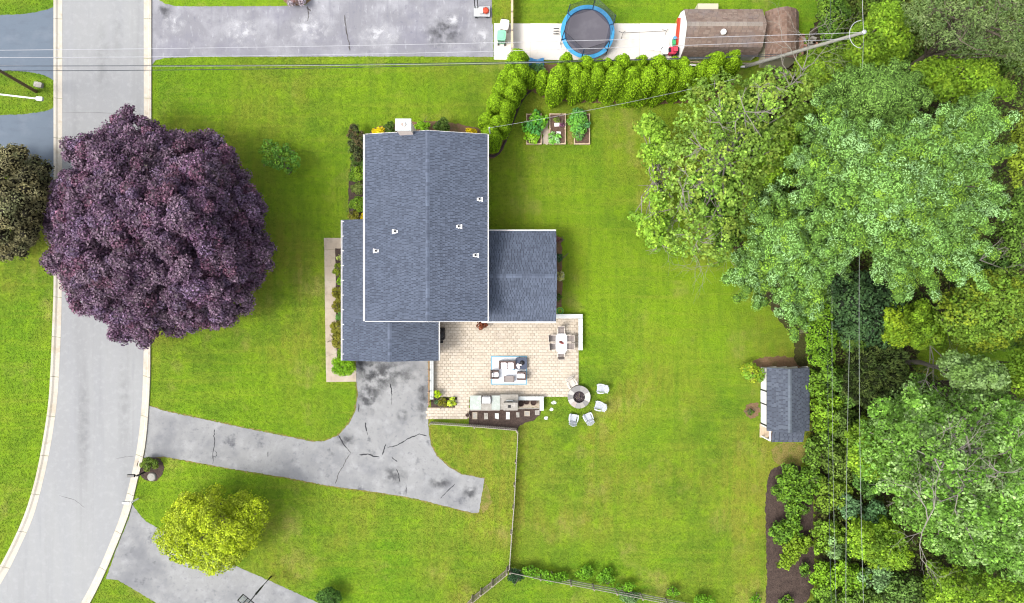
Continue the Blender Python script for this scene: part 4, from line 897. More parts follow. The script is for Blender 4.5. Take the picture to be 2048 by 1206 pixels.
# adirondack chairs (local: sitter faces +y)
def adirondack(label, loc, rz):
    t = thing('adirondack_chair', label, 'chair', (0,0,0), 'white adirondack chairs round the fire pit')
    for s in (-1,1):
        MB().add([(s*.25-.03,.30,0),(s*.25+.03,.30,0),(s*.25+.03,.40,0),(s*.25-.03,.40,0),(s*.29-.03,.28,.55),(s*.29+.03,.28,.55),(s*.29+.03,.37,.55),(s*.29-.03,.37,.55)], [(3,2,1,0),(4,5,6,7),(0,1,5,4),(1,2,6,5),(2,3,7,6),(3,0,4,7)]).build('front_leg', RESIN, t)
        MB().tube([(s*.24,.42,.30),(s*.23,0,.20),(s*.20,-.42,.0)], .035, 6).build('rear_leg', RESIN, t)
        arm = [(s*.27,.40),(s*.31,.43),(s*.38,.38),(s*.40,.20),(s*.385,.0),(s*.34,-.16),(s*.28,-.20),(s*.29,-.05),(s*.305,.15),(s*.285,.30)]
        MB().prism(arm, .55, .585).build('arm_rest', RESIN, t)
    for i in range(6):
        y_ = .40-i*.088; z_ = .355-i*.018; hw = .25 if i else .27; MB().add([(-hw,y_-.078,z_-.016),(hw,y_-.078,z_-.016),(hw,y_,z_),(-hw,y_,z_),(-hw,y_-.078,z_-.04),(hw,y_-.078,z_-.04),(hw,y_,z_-.024),(-hw,y_,z_-.024)], [(0,1,2,3),(7,6,5,4),(0,4,5,1),(1,5,6,2),(2,6,7,3),(3,7,4,0)]).build('seat_slat', RESIN, t)
    for i in range(5):
        k = i-2; x0_, x1_ = k*.098-.043, k*.098+.043; top = .93-.035*k*k; f = 1.32
        yb, zb = -.12, .25; yt = -.12-(top-.25)*.50
        MB().add([(x0_,yb,zb),(x1_,yb,zb),(x1_*f,yt,top-(.02 if k > 0 else 0)),(x0_*f,yt,top-(.02 if k < 0 else 0)),(x0_,yb-.025,zb-.01),(x1_,yb-.025,zb-.01),(x1_*f,yt-.025,top-.01-(.02 if k > 0 else 0)),(x0_*f,yt-.025,top-.01-(.02 if k < 0 else 0))], [(0,1,2,3),(7,6,5,4),(0,4,5,1),(1,5,6,2),(2,6,7,3),(3,7,4,0)]).build('back_slat', RESIN, t)
    MB().box(-.33,.33,-.30,-.25,.50,.555).build('back_brace', RESIN, t)
    t.location = loc; t.rotation_euler = (0,0,rz); return t
def face(px, py, tx, ty): a, b = W2(px, py), W2(tx, ty); return math.atan2(b[1]-a[1], b[0]-a[0])-pi/2
ad = adirondack('white adirondack chair on grass, highest of the four beyond the pit', (*W2(1203,776),0), pi/2-.05)
dup(ad, (*W2(1199,811),0), pi/2-.28, 'white adirondack chair on grass below the one facing the pit squarely')
dup(ad, (*W2(1176,835),0), .42, 'white adirondack chair on grass angled at the lower corner of the ring')
dup(ad, (*W2(1145.5,837),0), -.16, 'white adirondack chair on grass directly below the fire pit')
ad2 = dup(ad, (*W2(1141,763),.035), pi+.55, 'cream white chair standing on the patio pavers by the fire pit')
CRM = M('cream_resin', (0.46,0.42,0.37), rough=.5)
for ch in ad2.children: ch.data = ch.data.copy(); ch.data.materials[0] = CRM
# rug and lounge set
x0, y0 = W2(982,769); x1, y1 = W2(1054,711.5)
rug = tag(MB().box(x0,x1,y0,y1,.062,.070).build('rug', RUG), 'pale patterned outdoor rug with thin blue border', 'rug')
b = .09
for a in ((x0,x1,y0,y0+b),(x0,x1,y1-b,y1),(x0,x0+b,y0+b+.001,y1-b-.001),(x1-b,x1,y0+b+.001,y1-b-.001)): MB().box(*a,.0702,.074).build('border', RUGB, rug)
mb = MB()
for (cx, cy) in (W2(1034,716), W2(1036,742)):
    for i in range(9):
        a = (-1 if cy > -5 else 1)*(.2+i*.16)+pi*.75; a = pi*.55+i*.14
        p = Vector((cx+.25*cos(a), cy+.25*sin(a))); e = Vector((cx+.95*cos(a), cy+.7*sin(a))); n_ = Vector((-(e-p).y,(e-p).x)).normalized()*.022
        if x0+.1 < e.x < x1-.1 and y0+.1 < e.y < y1-.1: mb.add([(*(p-n_),.0712),(*(e),.0712),(*(p+n_),.0712)], [(0,1,2)])
mb.build('leaf_print', RUGB, rug)
def lounge(name, label, cx, cy, w, d, rz, seats, group):
    t = thing(name, label, 'sofa' if seats > 1 else 'chair', (0,0,0), group)
    MB().bbox(0,0,w,d,.08,.30,0,.02).build('seat_base', WICK, t)
    MB().bbox(0,-d/2+.05,w,.10,.302,.72,0,.03).build('backrest', WICK, t)
    for s in (-1,1): MB().bbox(s*(w/2-.05),.05,.10,d-.10,.302,.58,0,.03).build('arm_rest', WICK, t)
    for i in range(seats):
        sw = (w-.22)/seats; xx = -w/2+.11+sw*(i+.5); MB().bbox(xx,.06,sw-.07,d-.16,.303,.45,0,.05).build('seat_cushion', CUSH, t); MB().bbox(xx,-d/2+.165,sw-.09,.11,.452,.66,0,.05).build('back_cushion', CUSH, t)
    for sx in (-1,1):
        for sy in (-1,1): MB().box(sx*(w/2-.06)-.025,sx*(w/2-.06)+.025,sy*(d/2-.06)-.025,sy*(d/2-.06)+.025,0,.08).build('leg', BLACKM, t)
    t.location = (cx, cy, .074); t.rotation_euler = (0,0,rz); return t
lounge('wicker_loveseat', 'brown wicker loveseat with two white cushions on the rug', *W2(1014.5,729), 1.32, .66, pi, 2, 'lounge set on the rug')
lounge('wicker_armchair', 'wicker armchair with white cushion at the rug edge facing the table', *W2(989.5,748), .66, .66, -pi/2, 1, 'lounge set on the rug')
lounge('wicker_armchair', 'wicker armchair with white cushion below the dark square table', *W2(1043,750.5), .66, .72, pi/2, 1, 'lounge set on the rug')
t = thing('coffee_table', 'low wicker coffee table with pale glass top on the rug', 'table', (*W2(1018.5,757), .074)); x, y = W2(1018.5,757)
MB().bbox(x,y,.80,.50,.36,.40,0,.02).build('table_top', SLING, t)
for s in (-1,1): MB().box(x+s*.37-.03,x+s*.37+.03,y-.25,y+.25,.402,.43).build('edge_rail', WICK, t)
MB().bbox(x,y,.66,.40,.10,.358,0,.03).build('table_base', WICK, t)
for sx in (-1,1):
    for sy in (-1,1): MB().box(x+sx*.29-.02,x+sx*.29+.02,y+sy*.16-.02,y+sy*.16+.02,.074,.10).build('leg', BLACKM, t)
t = thing('square_side_table', 'charcoal blue square table with rounded corners on the rug corner', 'table', (*W2(1042.5,726), .074)); x, y = W2(1042.5,726)
MB().bbox(x,y,.90,.92,.40,.45,0,.10).build('table_top', NAVY, t); MB().bbox(x,y,.94,.96,.36,.399,0,.12).build('table_rim', BLACKM, t); MB().bbox(x,y,.5,.5,.08,.359,0,.05).build('pedestal', BLACKM, t)
MB().lathe(x+.06, y+.06, [(.16,.451),(.19,.50),(.10,.56),(.02,.58)], 14).build('burner', BLACK, t)
x, y = W2(1037.5,731); t = thing('folded_throw', 'crumpled white and pink throw on the dark square table', 'throw', (x,y,.45)); mb = MB(); rr_ = random.Random(4)
for i in range(9): mb.ell((x+rr_.uniform(-.16,.16), y+rr_.uniform(-.14,.14), .50+rr_.uniform(0,.05)), rr_.uniform(.06,.14), rr_.uniform(.05,.12), .05, 7, 4)
mb.build('cloth', CUSH, t)
# dining set
x, y = W2(1121.5,686); t = thing('dining_table', 'white topped patio dining table with clipped corners', 'table', (x, y, .05))
def octa(w, h, c): return [(x-w+c,y-h),(x+w-c,y-h),(x+w,y-h+c*1.6),(x+w*1.02,y),(x+w,y+h-c*1.2),(x+w-c*.6,y+h),(x-w+c*.6,y+h),(x-w,y+h-c*1.2),(x-w*1.02,y),(x-w,y-h+c*1.6)]
MB().prism(octa(.44,.78,.18), .70, .73).build('table_top', TABT, t); MB().prism(octa(.41,.74,.18), .64, .699).build('apron', CREAM, t)
for sx in (-1,1):
    for sy in (-1,1): MB().tube([(x+sx*.30,y+sy*.55,.05),(x+sx*.26,y+sy*.50,.64)], .03, 8).build('leg', CREAM, t)
x, y = W2(1122.5,685); x *= .987; y *= .987; t = thing('centrepiece', 'dark red leafy centrepiece on the dining table', 'centrepiece', (x,y,.73)); MB().lathe(x,y,[(.07,.73),(.09,.80),(.08,.81)],12).build('bowl', TERRA, t)
rn = np.random.default_rng(3); A = clumps(np.array([[x,y,.83],[x+.1,y-.05,.82],[x-.09,y+.05,.82]]), np.array([.1,.08,.08]), 26, .08, [(.16,.035,.03),(.10,.03,.03)], rn)
o = bpy.data.objects.new('leaves', leaf_mesh('leaves', *A, LEAF, (x,y,.73))); C.objects.link(o); o.parent = t
def dchair(label):
    t = thing('dining_chair', label, 'chair', (0,0,0), 'dining chairs round the patio table')
    MB().add([(-.24,-.22,.42),(.24,-.22,.42),(.24,.24,.45),(-.24,.24,.45),(-.24,-.22,.405),(.24,-.22,.405),(.24,.24,.435),(-.24,.24,.435)],[(0,1,2,3),(7,6,5,4),(0,4,5,1),(1,5,6,2),(2,6,7,3),(3,7,4,0)]).build('seat', SLING, t)
    MB().add([(-.24,-.225,.44),(.24,-.225,.44),(.23,-.40,.98),(-.23,-.40,.98),(-.24,-.24,.435),(.24,-.24,.435),(.23,-.415,.975),(-.23,-.415,.975)],[(0,1,2,3),(7,6,5,4),(0,4,5,1),(1,5,6,2),(2,6,7,3),(3,7,4,0)]).build('backrest', SLING, t)
    for s in (-1,1):
        MB().tube([(s*.27,.26,0),(s*.27,.25,.64),(s*.27,-.24,.66)], .018, 6).build('front_leg', CREAM, t)
        MB().tube([(s*.27,-.30,0),(s*.26,-.22,.42),(s*.255,-.41,1.0)], .018, 6).build('rear_leg', CREAM, t)
        MB().bbox(s*.27,.02,.05,.46,.655,.675).build('arm_rest', CREAM, t)
    MB().tube([(-.255,-.41,1.0),(.255,-.41,1.0)], .018, 6).build('top_rail', CREAM, t)
    return t
dc = dchair('grey sling dining chair at the head nearest the white wall'); dc.location = (*W2(1121,662),.055); dc.rotation_euler = (0,0,pi)
for px, py, rz, lb in ((1106,676,-pi/2,'upper grey sling chair on the house side of the table'),(1107.5,692,-pi/2+.06,'lower grey sling chair on the house side of the table'),(1136,676,pi/2,'upper grey sling chair on the seat wall side of the table'),(1136,691.5,pi/2,'lower grey sling chair on the seat wall side of the table'),(1121,707,.03,'grey sling dining chair at the foot facing the rug')):
    dup(dc, (*W2(px,py),.055), rz, lb)
# covered grill, pots, plants on the patio
x, y = W(884,668,.8)[:2]; x -= .12; t = thing('covered_grill', 'black covered grill tucked against the garage wall', 'grill', (x,y,.06))
MB().bbox(x,y,.62,.95,.06,.86,0,.08).build('cabinet', BLACK, t); mb = MB(); mb.lathe(x,y,[(.36,.861),(.36,.95),(.30,1.08),(.12,1.14)],16); o = mb.build('hood', BLACK, t); MB().bbox(x,y-.60,.44,.22,.80,.84,0,.04).build('side_shelf', BLACK, t)
def pot(px, py, r, h, label, z=.06, mat=TERRA, group=None, name='flower_pot'):
    x, y = W(px, py, h)[:2]; t = thing(name, label, 'pot', (x,y,z), group); MB().lathe(x,y,[(r*.65,z),(r,z+h),(r*1.06,z+h),(r*.9,z+h),(r*.85,z+h-.06)],16).build('pot_body', mat, t); MB().lathe(x,y,[(r*.87,z+h-.05),(r*.87,z+h-.03)],12).build('soil', SOIL, t); return t
pot(935,830,.14,.25,'small dark pot on the lower paver landing')
pot(964,649,.24,.40,'brown pot holding the red leaved maple by the wing corner')
pot(874,790,.17,.3,'dark pot of lime leaves beside the capped wall')
x, y = W2(1120,622); t = thing('hose_reel', 'lime green coiled hose lying by the wing corner', 'hose', (x,y,.04))
for i, r in enumerate((.30,.24,.17,.10)):
    MB().tube([(x+r*cos(a*.3),y+r*sin(a*.3),.08+.012*i) for a in range(22)], .028, 6).build('hose_coil', LIMEP if i != 1 else GREENP, t)

# ================================================================== FENCES
def fence(name, label, pts, h, kind='picket', post_step=2.4, mats=(WTIMB, WTIMB), net=None):
    pl = [Vector((*W2(*p), 0)) for p in pts]; t = thing(name, label, 'fence', tuple(pl[0])); pk = MB(); nt = MB(); rr_ = random.Random(int(pts[0][0]))
    for a, b in zip(pl, pl[1:]):
        d = b-a; L = d.length; u = d/L; n = max(1, int(round(L/post_step))); ang = math.atan2(u.y, u.x); nn = Vector((-u.y, u.x, 0))
        for i in range(n+(1 if b is pl[-1] else 0)):
            p = a+d*(i/n); MB().bbox(p.x,p.y,.10,.10,0,h+.08,ang,.01).build('post', mats[0], t)
        for i in range(n):
            p, q = a+d*(i/n), a+d*((i+1)/n)
            for zz in ((.22,h-.06) if kind == 'picket' else (.3,.7,h-.06)):
                c = (p+q)/2+nn*.062; MB().bbox(c.x,c.y,(q-p).length-.01,.03,zz,zz+.09,ang).build('rail', mats[1], t)
        if kind == 'picket':
            m = int(L/.14)
            for i in range(m):
                c = a+d*((i+.5)/m)+nn*.09; hh = h+.02+rr_.uniform(-.02,.02); pk.bbox(c.x,c.y,.085,.022,.05,hh,ang)
        if net: 
            c = nn*.04; nt.add([(a+c)+Vector((0,0,.03)),(b+c)+Vector((0,0,.03)),(b+c)+Vector((0,0,h)),(a+c)+Vector((0,0,h))],[(0,1,2,3)])
    if kind == 'picket': o = pk.build('pickets', mats[1], t); o['kind'] = 'stuff'
    if net: nt.build('netting', net, t)
    return t
PALEW = M('silvered_timber', (0.27,0.25,0.215), [(5,(0.17,0.155,0.13),.5,.7,.6)])
fence('picket_fence', 'short silvered picket fence below the kitchen mulch bed', [(862,845),(950,851),(1033,858)], .95, mats=(WTIMB, PALEW))
fence('picket_fence', 'long silvered picket fence running down the lawn', [(1034,860),(1031,920),(1026,1010),(1022,1060),(1017,1131)], .95, mats=(WTIMB, PALEW))
fence('board_fence', 'grey double railed board fence at the bottom corner', [(1014,1134),(985,1158),(962,1176),(945,1190),(915,1222)], 1.35, 'picket', mats=(WTIMB, WTIMB))
fence('wire_fence', 'vine covered wire fence with netting along the bottom lawn', [(1020,1135),(1080,1148),(1140,1159),(1230,1176),(1330,1196),(1460,1222)], 1.2, 'rail', mats=(WTIMB, PALEW), net=FNET)
t = thing('board_fence', 'tan timber fence between the neighbour drive and pad', 'fence', (*W2(1024,70),0))
for i in range(6):
    y0, y1 = W2(0,146-i*36)[1], W2(0,146-(i+1)*36)[1]; MB().box(-.06,.06,y0,y0+.1,0,1.35).build('post', WTIMB, t).location.x = 0
    MB().box(-.02,.03,y0+.11,y1-.01,.25,1.2).build('fence_panel', TIMBER, t); MB().box(-.08,.09,y0+.101,y1,1.201,1.24).build('cap_rail', TIMBER, t)

# ================================================================== STREET THINGS
x, y = W2(290,944); t = thing('mailbox', 'black mailbox on a post at the mulch bed curb', 'mailbox', (x,y,0))
MB().box(x-.05,x+.05,y-.05,y+.05,0,1.25).build('post', BLACK, t); MB().box(x-.62,x+.15,y-.04,y+.04,1.0,1.06).build('arm', BLACK, t)
mb = MB(); prf = [(-.11,1.061),(.11,1.061),(.11,1.20),(.07,1.27),(-.07,1.27),(-.11,1.20)]; X0, X1 = x-.74, x-.18
mb.add([(X0,y+a,b) for a, b in prf]+[(X1,y+a,b) for a, b in prf], [tuple(range(5,-1,-1)), tuple(range(6,12))]+[(i,(i+1)%6,6+(i+1)%6,6+i) for i in range(6)]); mb.build('box', BLACKM, t)
MB().tube([(x+.05,y,1.0),(x+.30,y+.10,.45)],.025,6).build('brace', BLACK, t)
x, y = W2(277,997); t = thing('mailbox', 'white mailbox on a post by the lower driveway', 'mailbox', (x,y,0))
MB().box(x-.05,x+.05,y-.05,y+.05,0,1.2).build('post', WHITE, t); MB().box(x-.5,x+.12,y-.04,y+.04,1.0,1.05).build('arm', WHITE, t)
mb = MB(); X0, X1 = x-.58, x-.08; mb.add([(X0,y+a*.8,b-.01) for a, b in prf]+[(X1,y+a*.8,b-.01) for a, b in prf], [tuple(range(5,-1,-1)), tuple(range(6,12))]+[(i,(i+1)%6,6+(i+1)%6,6+i) for i in range(6)]); mb.build('box', STEEL, t)
MB().tube([(x+.05,y,1.0),(x+.24,y+.12,.5)],.025,6).build('brace', WHITE, t)
x, y = W2(305,953); t = thing('tree_stump', 'round grey stump in the mulch beside the mailbox', 'stump', (x,y,.03)); MB().lathe(x,y,[(.36,.0),(.32,.16),(.27,.20),(.1,.21)],18).build('stump_body', POLEW, t); 
# basketball hoop
bp = Vector((*W2(542,1153),0)); dr_ = Vector((-.62,-.78,0)).normalized(); sd_ = Vector((-dr_.y, dr_.x, 0)); ang = math.atan2(sd_.y, sd_.x)
t = thing('basketball_hoop', 'black framed basketball hoop standing at the lower driveway edge', 'basketball hoop', tuple(bp))
MB().tube([bp, bp+Vector((0,0,2.3)), bp+dr_*.25+Vector((0,0,2.9))], .075, 8).build('pole', BLACKM, t); hc = bp+dr_*.85
for zz in (2.75,3.15): MB().tube([bp+dr_*.22+Vector((0,0,zz-.1)), hc+Vector((0,0,zz+.15))], .04, 6).build('arm', BLACKM, t)
ACR = net_mat('clear_acrylic', (0.5,0.55,0.55), .25)
c = hc+dr_*.03; vv = [c+sd_*s+Vector((0,0,z)) for s, z in ((-.74,2.8),(.74,2.8),(.74,3.85),(-.74,3.85))]; MB().add(vv+[p+dr_*.02 for p in vv], [(3,2,1,0),(4,5,6,7),(0,1,5,4),(1,2,6,5),(2,3,7,6),(3,0,4,7)]).build('backboard', ACR, t)
for a, b in ((0,1),(1,2),(2,3),(3,0)): MB().tube([vv[a],vv[b]], .045, 6).build('frame_bar', BLACKM, t)
for s in (-.28,.28): MB().tube([c+sd_*s+Vector((0,0,2.82)), c+sd_*s+Vector((0,0,3.83))], .03, 6).build('frame_bar', BLACKM, t)
rc = c+dr_*.38; MB().tube([rc+sd_*.23*cos(a*pi/8)+dr_*.23*sin(a*pi/8)+Vector((0,0,3.05)) for a in range(17)], .014, 6).build('rim', ORANGE, t)
MB().tube([c+Vector((0,0,3.05)), rc-dr_*.23+Vector((0,0,3.05))], .03, 6).build('rim_mount', ORANGE, t)

# poles and lines
t = thing('utility_pole', 'tall leaning grey utility pole beside the brown shed', 'utility pole', W(1490,133,0))
b0 = Vector(W(1490,133,.0)); b1 = Vector(W(1727,65,10.5)); MB().tube([b0, b0.lerp(b1,.5), b1], .15, 10, .10).build('pole_shaft', POLEW, t)
MB().tube([b1+Vector((-.7*sin(a*pi/10)*1.1, .9*cos(a*pi/10), -.3)) for a in range(11)], .022, 6).build('wire_loop', WIREL, t)
MB().lathe(b1.x,b1.y,[(.14,10.45),(.14,10.62),(.05,10.66)],10).build('pole_cap', STEEL, t)
for i in range(3): p = b0.lerp(b1,.8+.06*i); MB().lathe(p.x+.22,p.y,[(.06,p.z),(.09,p.z+.1),(.05,p.z+.2)],8).build('insulator', BLACK, t)
t = thing('utility_pole', 'brown leaning utility pole on the grass island across the street', 'utility pole', W(72,182,0))
b0 = Vector(W(72,183,0)); b2 = Vector(W(-24,128,9.0)); MB().tube([b0,b0.lerp(b2,.5),b2],.14,10,.10).build('pole_shaft', POLEB, t)
hd = Vector(W(80,198,6.6)); ar = Vector(W(-40,184,7.0))
t = thing('street_lamp', 'street lamp with white arm and grey head over the grass island', 'street lamp', W(-64,200,0))
MB().tube([Vector(W(-64,200,0)), Vector((*Vector(W(-64,200,0)).xy, 6.2)), ar], .08, 8).build('post', WHITE, t); MB().tube([ar, hd], .055, 8).build('arm', WHITE, t)
MB().bbox(hd.x,hd.y,.46,.28,hd.z-.06,hd.z+.1,-.05,.05).build('lamp_head', STEEL, t)
x, y = W2(80,171); t = thing('utility_box', 'low grey stone block on the island beside the brown pole', 'block', (x,y,0)); MB().bbox(x,y,.62,.40,0,.28,-.2,.05).build('block_body', STONE, t)
def wire(label, a, b, sag, mat=WIREL, r=.015, n=18):
    a, b = Vector(a), Vector(b); pts = [a.lerp(b,i/n)-Vector((0,0,4*sag*(i/n)*(1-i/n))) for i in range(n+1)]
    return tag(MB().tube(pts, r, 5).build('overhead_wire', mat), label, 'wire', 'overhead wires')
wire('pale overhead wire crossing the street furthest from the house', W(-60,101,9.2), W(1727,65,10.4), .5)
wire('second pale overhead wire crossing the street and front lawn', W(-60,115,8.8), W(1700,78,9.4), .9)
wire('upper dark overhead cable crossing the front lawn', W(-60,132,8.0), W(1560,112,5.2), .6, WIRED, .022)
wire('lower dark overhead cable nearest the house', W(-60,142,7.4), W(1570,108,5.4), .9, WIRED, .022)
wire('pale cable strung just above the dark cables', W(-60,131,7.8), W(1560,112,5.0), .85, WIREL, .014)
wire('wire running along the back lots through the leaning pole', W(1727,65,10.4), W(1728,-160,9.6), .2)
wire('thin wire running along the back lots over the pine and dark shrubs', W(1727,65,10.4), W(1731,1330,9.6), .7, WIREG, .013)
wire('bright low wire above the shrubs behind the garden plot', W(1703,560,6.0), W(1692,1330,6.0), .3, WIREG, .014)
wire('dark low wire above the shrubs behind the garden plot', W(1656,560,5.6), W(1666,1330,5.6), .3, WIRED)
wire('faint low wire between the bright and dark ones', W(1664,560,5.8), W(1676,1330,5.8), .3, WIREG, .010)
wire('pale wire stub at the top edge beside the hedge', W(1672,-160,8.0), W(1660,60,7.6), .2, WIRED)
wire('service cable from the house corner over the garden beds', (-1.62,12.35,6.05), W(1470,158,8.5), .6, WIREL, .008)

# ================================================================== NEIGHBOUR YARD THINGS
x, y = W2(1175,64); x *= .983; y *= .983; t = thing('trampoline', 'large round trampoline with blue pad and safety net', 'trampoline', (x,y,0))
r = 2.10; MB().lathe(x,y,[(r,.90),(r+.02,.96),(r-.28,.965),(r-.28,.90)],48,True).build('safety_pad', TBLUE, t)
MB().lathe(x,y,[(r-.285,.885),(r-.285,.90)],48).build('jump_mat', TMAT, t); MB().lathe(x,y,[(r-.29,.901),(r-.29,.93),(r-.33,.93),(r-.33,.901)],48,True).build('mat_edge', TBLUED, t)
top = []
for i in range(6):
    a = 2*pi*i/6+.30; p = Vector((x+(r+.04)*cos(a), y+(r+.04)*sin(a), 0)); q_ = Vector((x+(r-.05)*cos(a), y+(r-.05)*sin(a), 2.65)); top.append(q_)
    MB().tube([p, p+Vector((0,0,1.0)), q_], .035, 6).build('net_post', BLACKM if i % 2 else TBLUED, t); MB().tube([p+Vector((-.3*sin(a),.3*cos(a),.03)), p+Vector((.3*sin(a),-.3*cos(a),.03))], .03, 6).build('foot', STEEL, t)
    MB().tube([Vector((x+(r-.32)*cos(a),y+(r-.32)*sin(a),.975)), Vector((x+(r+.01)*cos(a),y+(r+.01)*sin(a),.985))], .04, 6).build('pad_strap', TBLUED, t)
mb = MB(); n = 6
bot = [Vector((x+(r-.32)*cos(2*pi*i/6+.30), y+(r-.32)*sin(2*pi*i/6+.30), .94)) for i in range(6)]
mb.add(bot+top, [(i,(i+1)%6,6+(i+1)%6,6+i) for i in range(6)]); mb.build('safety_net', TNET, t)
mb = MB().tube(top+[top[0]], .014, 5); mb.build('net_cord', BLACK, t)
mb = MB(); 
for i in range(3): mb.box(x-r-.55,x-r-.1,y+.1+i*.13,y+.16+i*.13,.2+.2*i,.24+.2*i)
o = mb.build('ladder_step', BLACKM, t); o['kind'] = 'stuff'
def bin_(label, px, py, mat, rz, w=.62, d=.75):
    t = thing('wheeled_bin', label, 'bin', (0,0,0), 'bins on the concrete pad'); 
    MB().add([(-w/2+.06,-d/2+.1,.05),(w/2-.06,-d/2+.1,.05),(w/2-.06,d/2-.08,.05),(-w/2+.06,d/2-.08,.05),(-w/2,-d/2,1.0),(w/2,-d/2,1.0),(w/2,d/2,1.0),(-w/2,d/2,1.0)],[(3,2,1,0),(4,5,6,7),(0,1,5,4),(1,2,6,5),(2,3,7,6),(3,0,4,7)]).build('bin_body', mat, t)
    MB().bbox(0,-.02,w+.06,d+.04,1.001,1.06,0,.10).build('lid', mat, t); MB().bbox(0,0,w-.2,d-.25,1.061,1.09,0,.12).build('lid_crown', mat, t)
    MB().tube([(-w/2+.05,d/2+.06,1.0),(w/2-.05,d/2+.06,1.0)],.02,6).build('handle', BLACK, t)
    for s in (-1,1): MB().tube([(s*(w/2-.08),d/2-.02,.10),(s*(w/2),d/2-.02,.10)],.10,12).build('wheel', BLACK, t)
    t.location = W(px,py,1.0)[:2]+(.04,); t.rotation_euler = (0,0,rz)
bin_('mint green wheeled bin on the pad corner', 1003, 72, MINT, pi-.06); bin_('white wheeled bin behind the mint green one', 1009, 49.5, BINW, -.15)
x, y = W2(964,27); t = thing('flatbed_cart', 'grey flatbed cart with red and white loads on the neighbour drive', 'cart', (x,y,.016))
MB().bbox(x,y,1.28,.80,.22,.30,0,.06).build('cart_bed', STEEL, t); mb = MB()
for a in ((x-.64,x+.64,y-.40,y-.36),(x-.64,x+.64,y+.36,y+.40),(x+.60,x+.64,y-.359,y+.359)): MB().box(*a,.301,.40).build('side_rail', STEEL, t)
for sx in (-.45,.45):
    for sy in (-1,1): MB().tube([(x+sx,y+sy*.32,.13),(x+sx,y+sy*.40,.13)],.115,12).build('wheel', BLACK, t)
for xx in (x-.55,x-.32): MB().tube([(xx,y+.30,.35),(xx,y+.72,1.1),(xx,y+.95,1.6)],.035,6).build('push_bar', BLACKM, t)
x2, y2 = W2(972,26); o = MB().lathe(x2,y2,[(.22,.32),(.26,.48),(.20,.56),(.08,.58)],12).build('red_bucket', RED); tag(o,'red rounded bucket lying on the grey cart','bucket')
x2, y2 = W2(962,26); o = MB().bbox(x2,y2,.34,.46,.31,.52,.1,.05).build('white_crate', CUSH); tag(o,'small white crate on the grey cart beside the red bucket','crate')
x, y = W2(1056,126); mb = MB(); rr_ = random.Random(9); nx, ny = 14, 6; vs = []
for j in range(ny+1):
    for i in range(nx+1): vs.append((x-1.25+2.5*i/nx+rr_.uniform(-.04,.04), y-.34+.68*j/ny+.05*sin(i)+rr_.uniform(-.03,.03), .05+.22*math.sin(pi*j/ny)*(.7+.4*sin(i*1.1))+rr_.uniform(0,.07)))
mb.add(vs, [(j*(nx+1)+i, j*(nx+1)+i+1, (j+1)*(nx+1)+i+1, (j+1)*(nx+1)+i) for j in range(ny) for i in range(nx)]); tag(mb.build('blue_tarp', TARP), 'crumpled blue tarp behind the corner of the hedge', 'tarp')
x, y = W2(1358,72); t = thing('red_slide', 'long orange red play slide leaning by the shed gable', 'slide', (x-.1,y,.04)); x -= .12
MB().add([(x-.22,y-1.0,.05),(x+.14,y-1.0,.05),(x+.14,y+1.0,1.0),(x-.22,y+1.0,1.0),(x-.22,y-1.0,.10),(x+.14,y-1.0,.10),(x+.14,y+1.0,1.05),(x-.22,y+1.0,1.05)],[(3,2,1,0),(4,5,6,7),(0,1,5,4),(1,2,6,5),(2,3,7,6),(3,0,4,7)]).build('slide_bed', RED, t)
for s in (-.24,.16): MB().tube([(x+s,y-1.0,.13),(x+s,y+1.0,1.10)],.045,6).build('side_rail', RED, t)
for i in range(4): MB().tube([(x-.24,y+1.02,.2+.25*i),(x+.16,y+1.02,.2+.25*i)],.025,6).build('rung', ORANGE, t)
x2, y2 = W2(1346,87); t = thing('green_toy', 'small green plastic toy between slide and pink cart', 'toy', (x2,y2,.04)); MB().bbox(x2,y2,.20,.55,.1,.5,0,.04).build('toy_body', GREENP, t); MB().bbox(x2,y2+.2,.26,.2,.501,.7,0,.06).build('toy_top', TBLUE, t)
x, y = W2(1338,107); t = thing('ride_on_mower', 'pink red ride on mower with white hood by the shed gable', 'mower', (x,y,.04))
MB().bbox(x+.12,y,.62,.55,.25,.72,0,.08).build('seat_deck', PINK, t); MB().bbox(x-.42,y,.55,.50,.25,.62,0,.10).build('hood', WHITE, t); MB().bbox(x-.12,y,.16,.36,.62,.80,0,.03).build('dashboard', BLACK, t); MB().bbox(x+.32,y,.32,.36,.721,.98,0,.06).build('seat', PINK, t); MB().bbox(x+.55,y,.22,.60,.25,.6,0,.04).build('grass_box', BLACK, t)
for sx, rr in ((-.5,.16),(.35,.22)):
    for sy in (-1,1): MB().tube([(x+sx,y+sy*.24,rr+.02),(x+sx,y+sy*.38,rr+.02)],rr,14).build('wheel', BLACK, t)
x, y = W2(1314,84); mb = MB(); vs = []; nx, ny = 10, 8
for j in range(ny+1):
    for i in range(nx+1): vs.append((x-.9+1.9*i/nx*(1-.04*j)+.06*j, y-.62+1.3*j/ny-.03*i+rr_.uniform(-.03,.03), .06+.10*abs(sin(i*.9+j*.6))+rr_.uniform(0,.06)))
mb.add(vs, [(j*(nx+1)+i, j*(nx+1)+i+1, (j+1)*(nx+1)+i+1, (j+1)*(nx+1)+i) for j in range(ny) for i in range(nx)]); tag(mb.build('white_sheet', SHEET), 'crumpled white sheet spread on the concrete pad', 'sheet')
t = thing('metal_stand', 'thin wire stand lying across the concrete pad', 'stand', W(1280,64,.04)); a, b = Vector(W(1246,66,.5)), Vector(W(1333,62,.5))
MB().tube([a,b],.018,5).build('crossbar', BLACKM, t)
for p in (a, b):
    for s in ((-.3,.3),(.3,.35),(-.1,-.3)): MB().tube([p, p+Vector((s[0]*.8,s[1],-.45))],.016,5).build('leg', BLACKM, t)
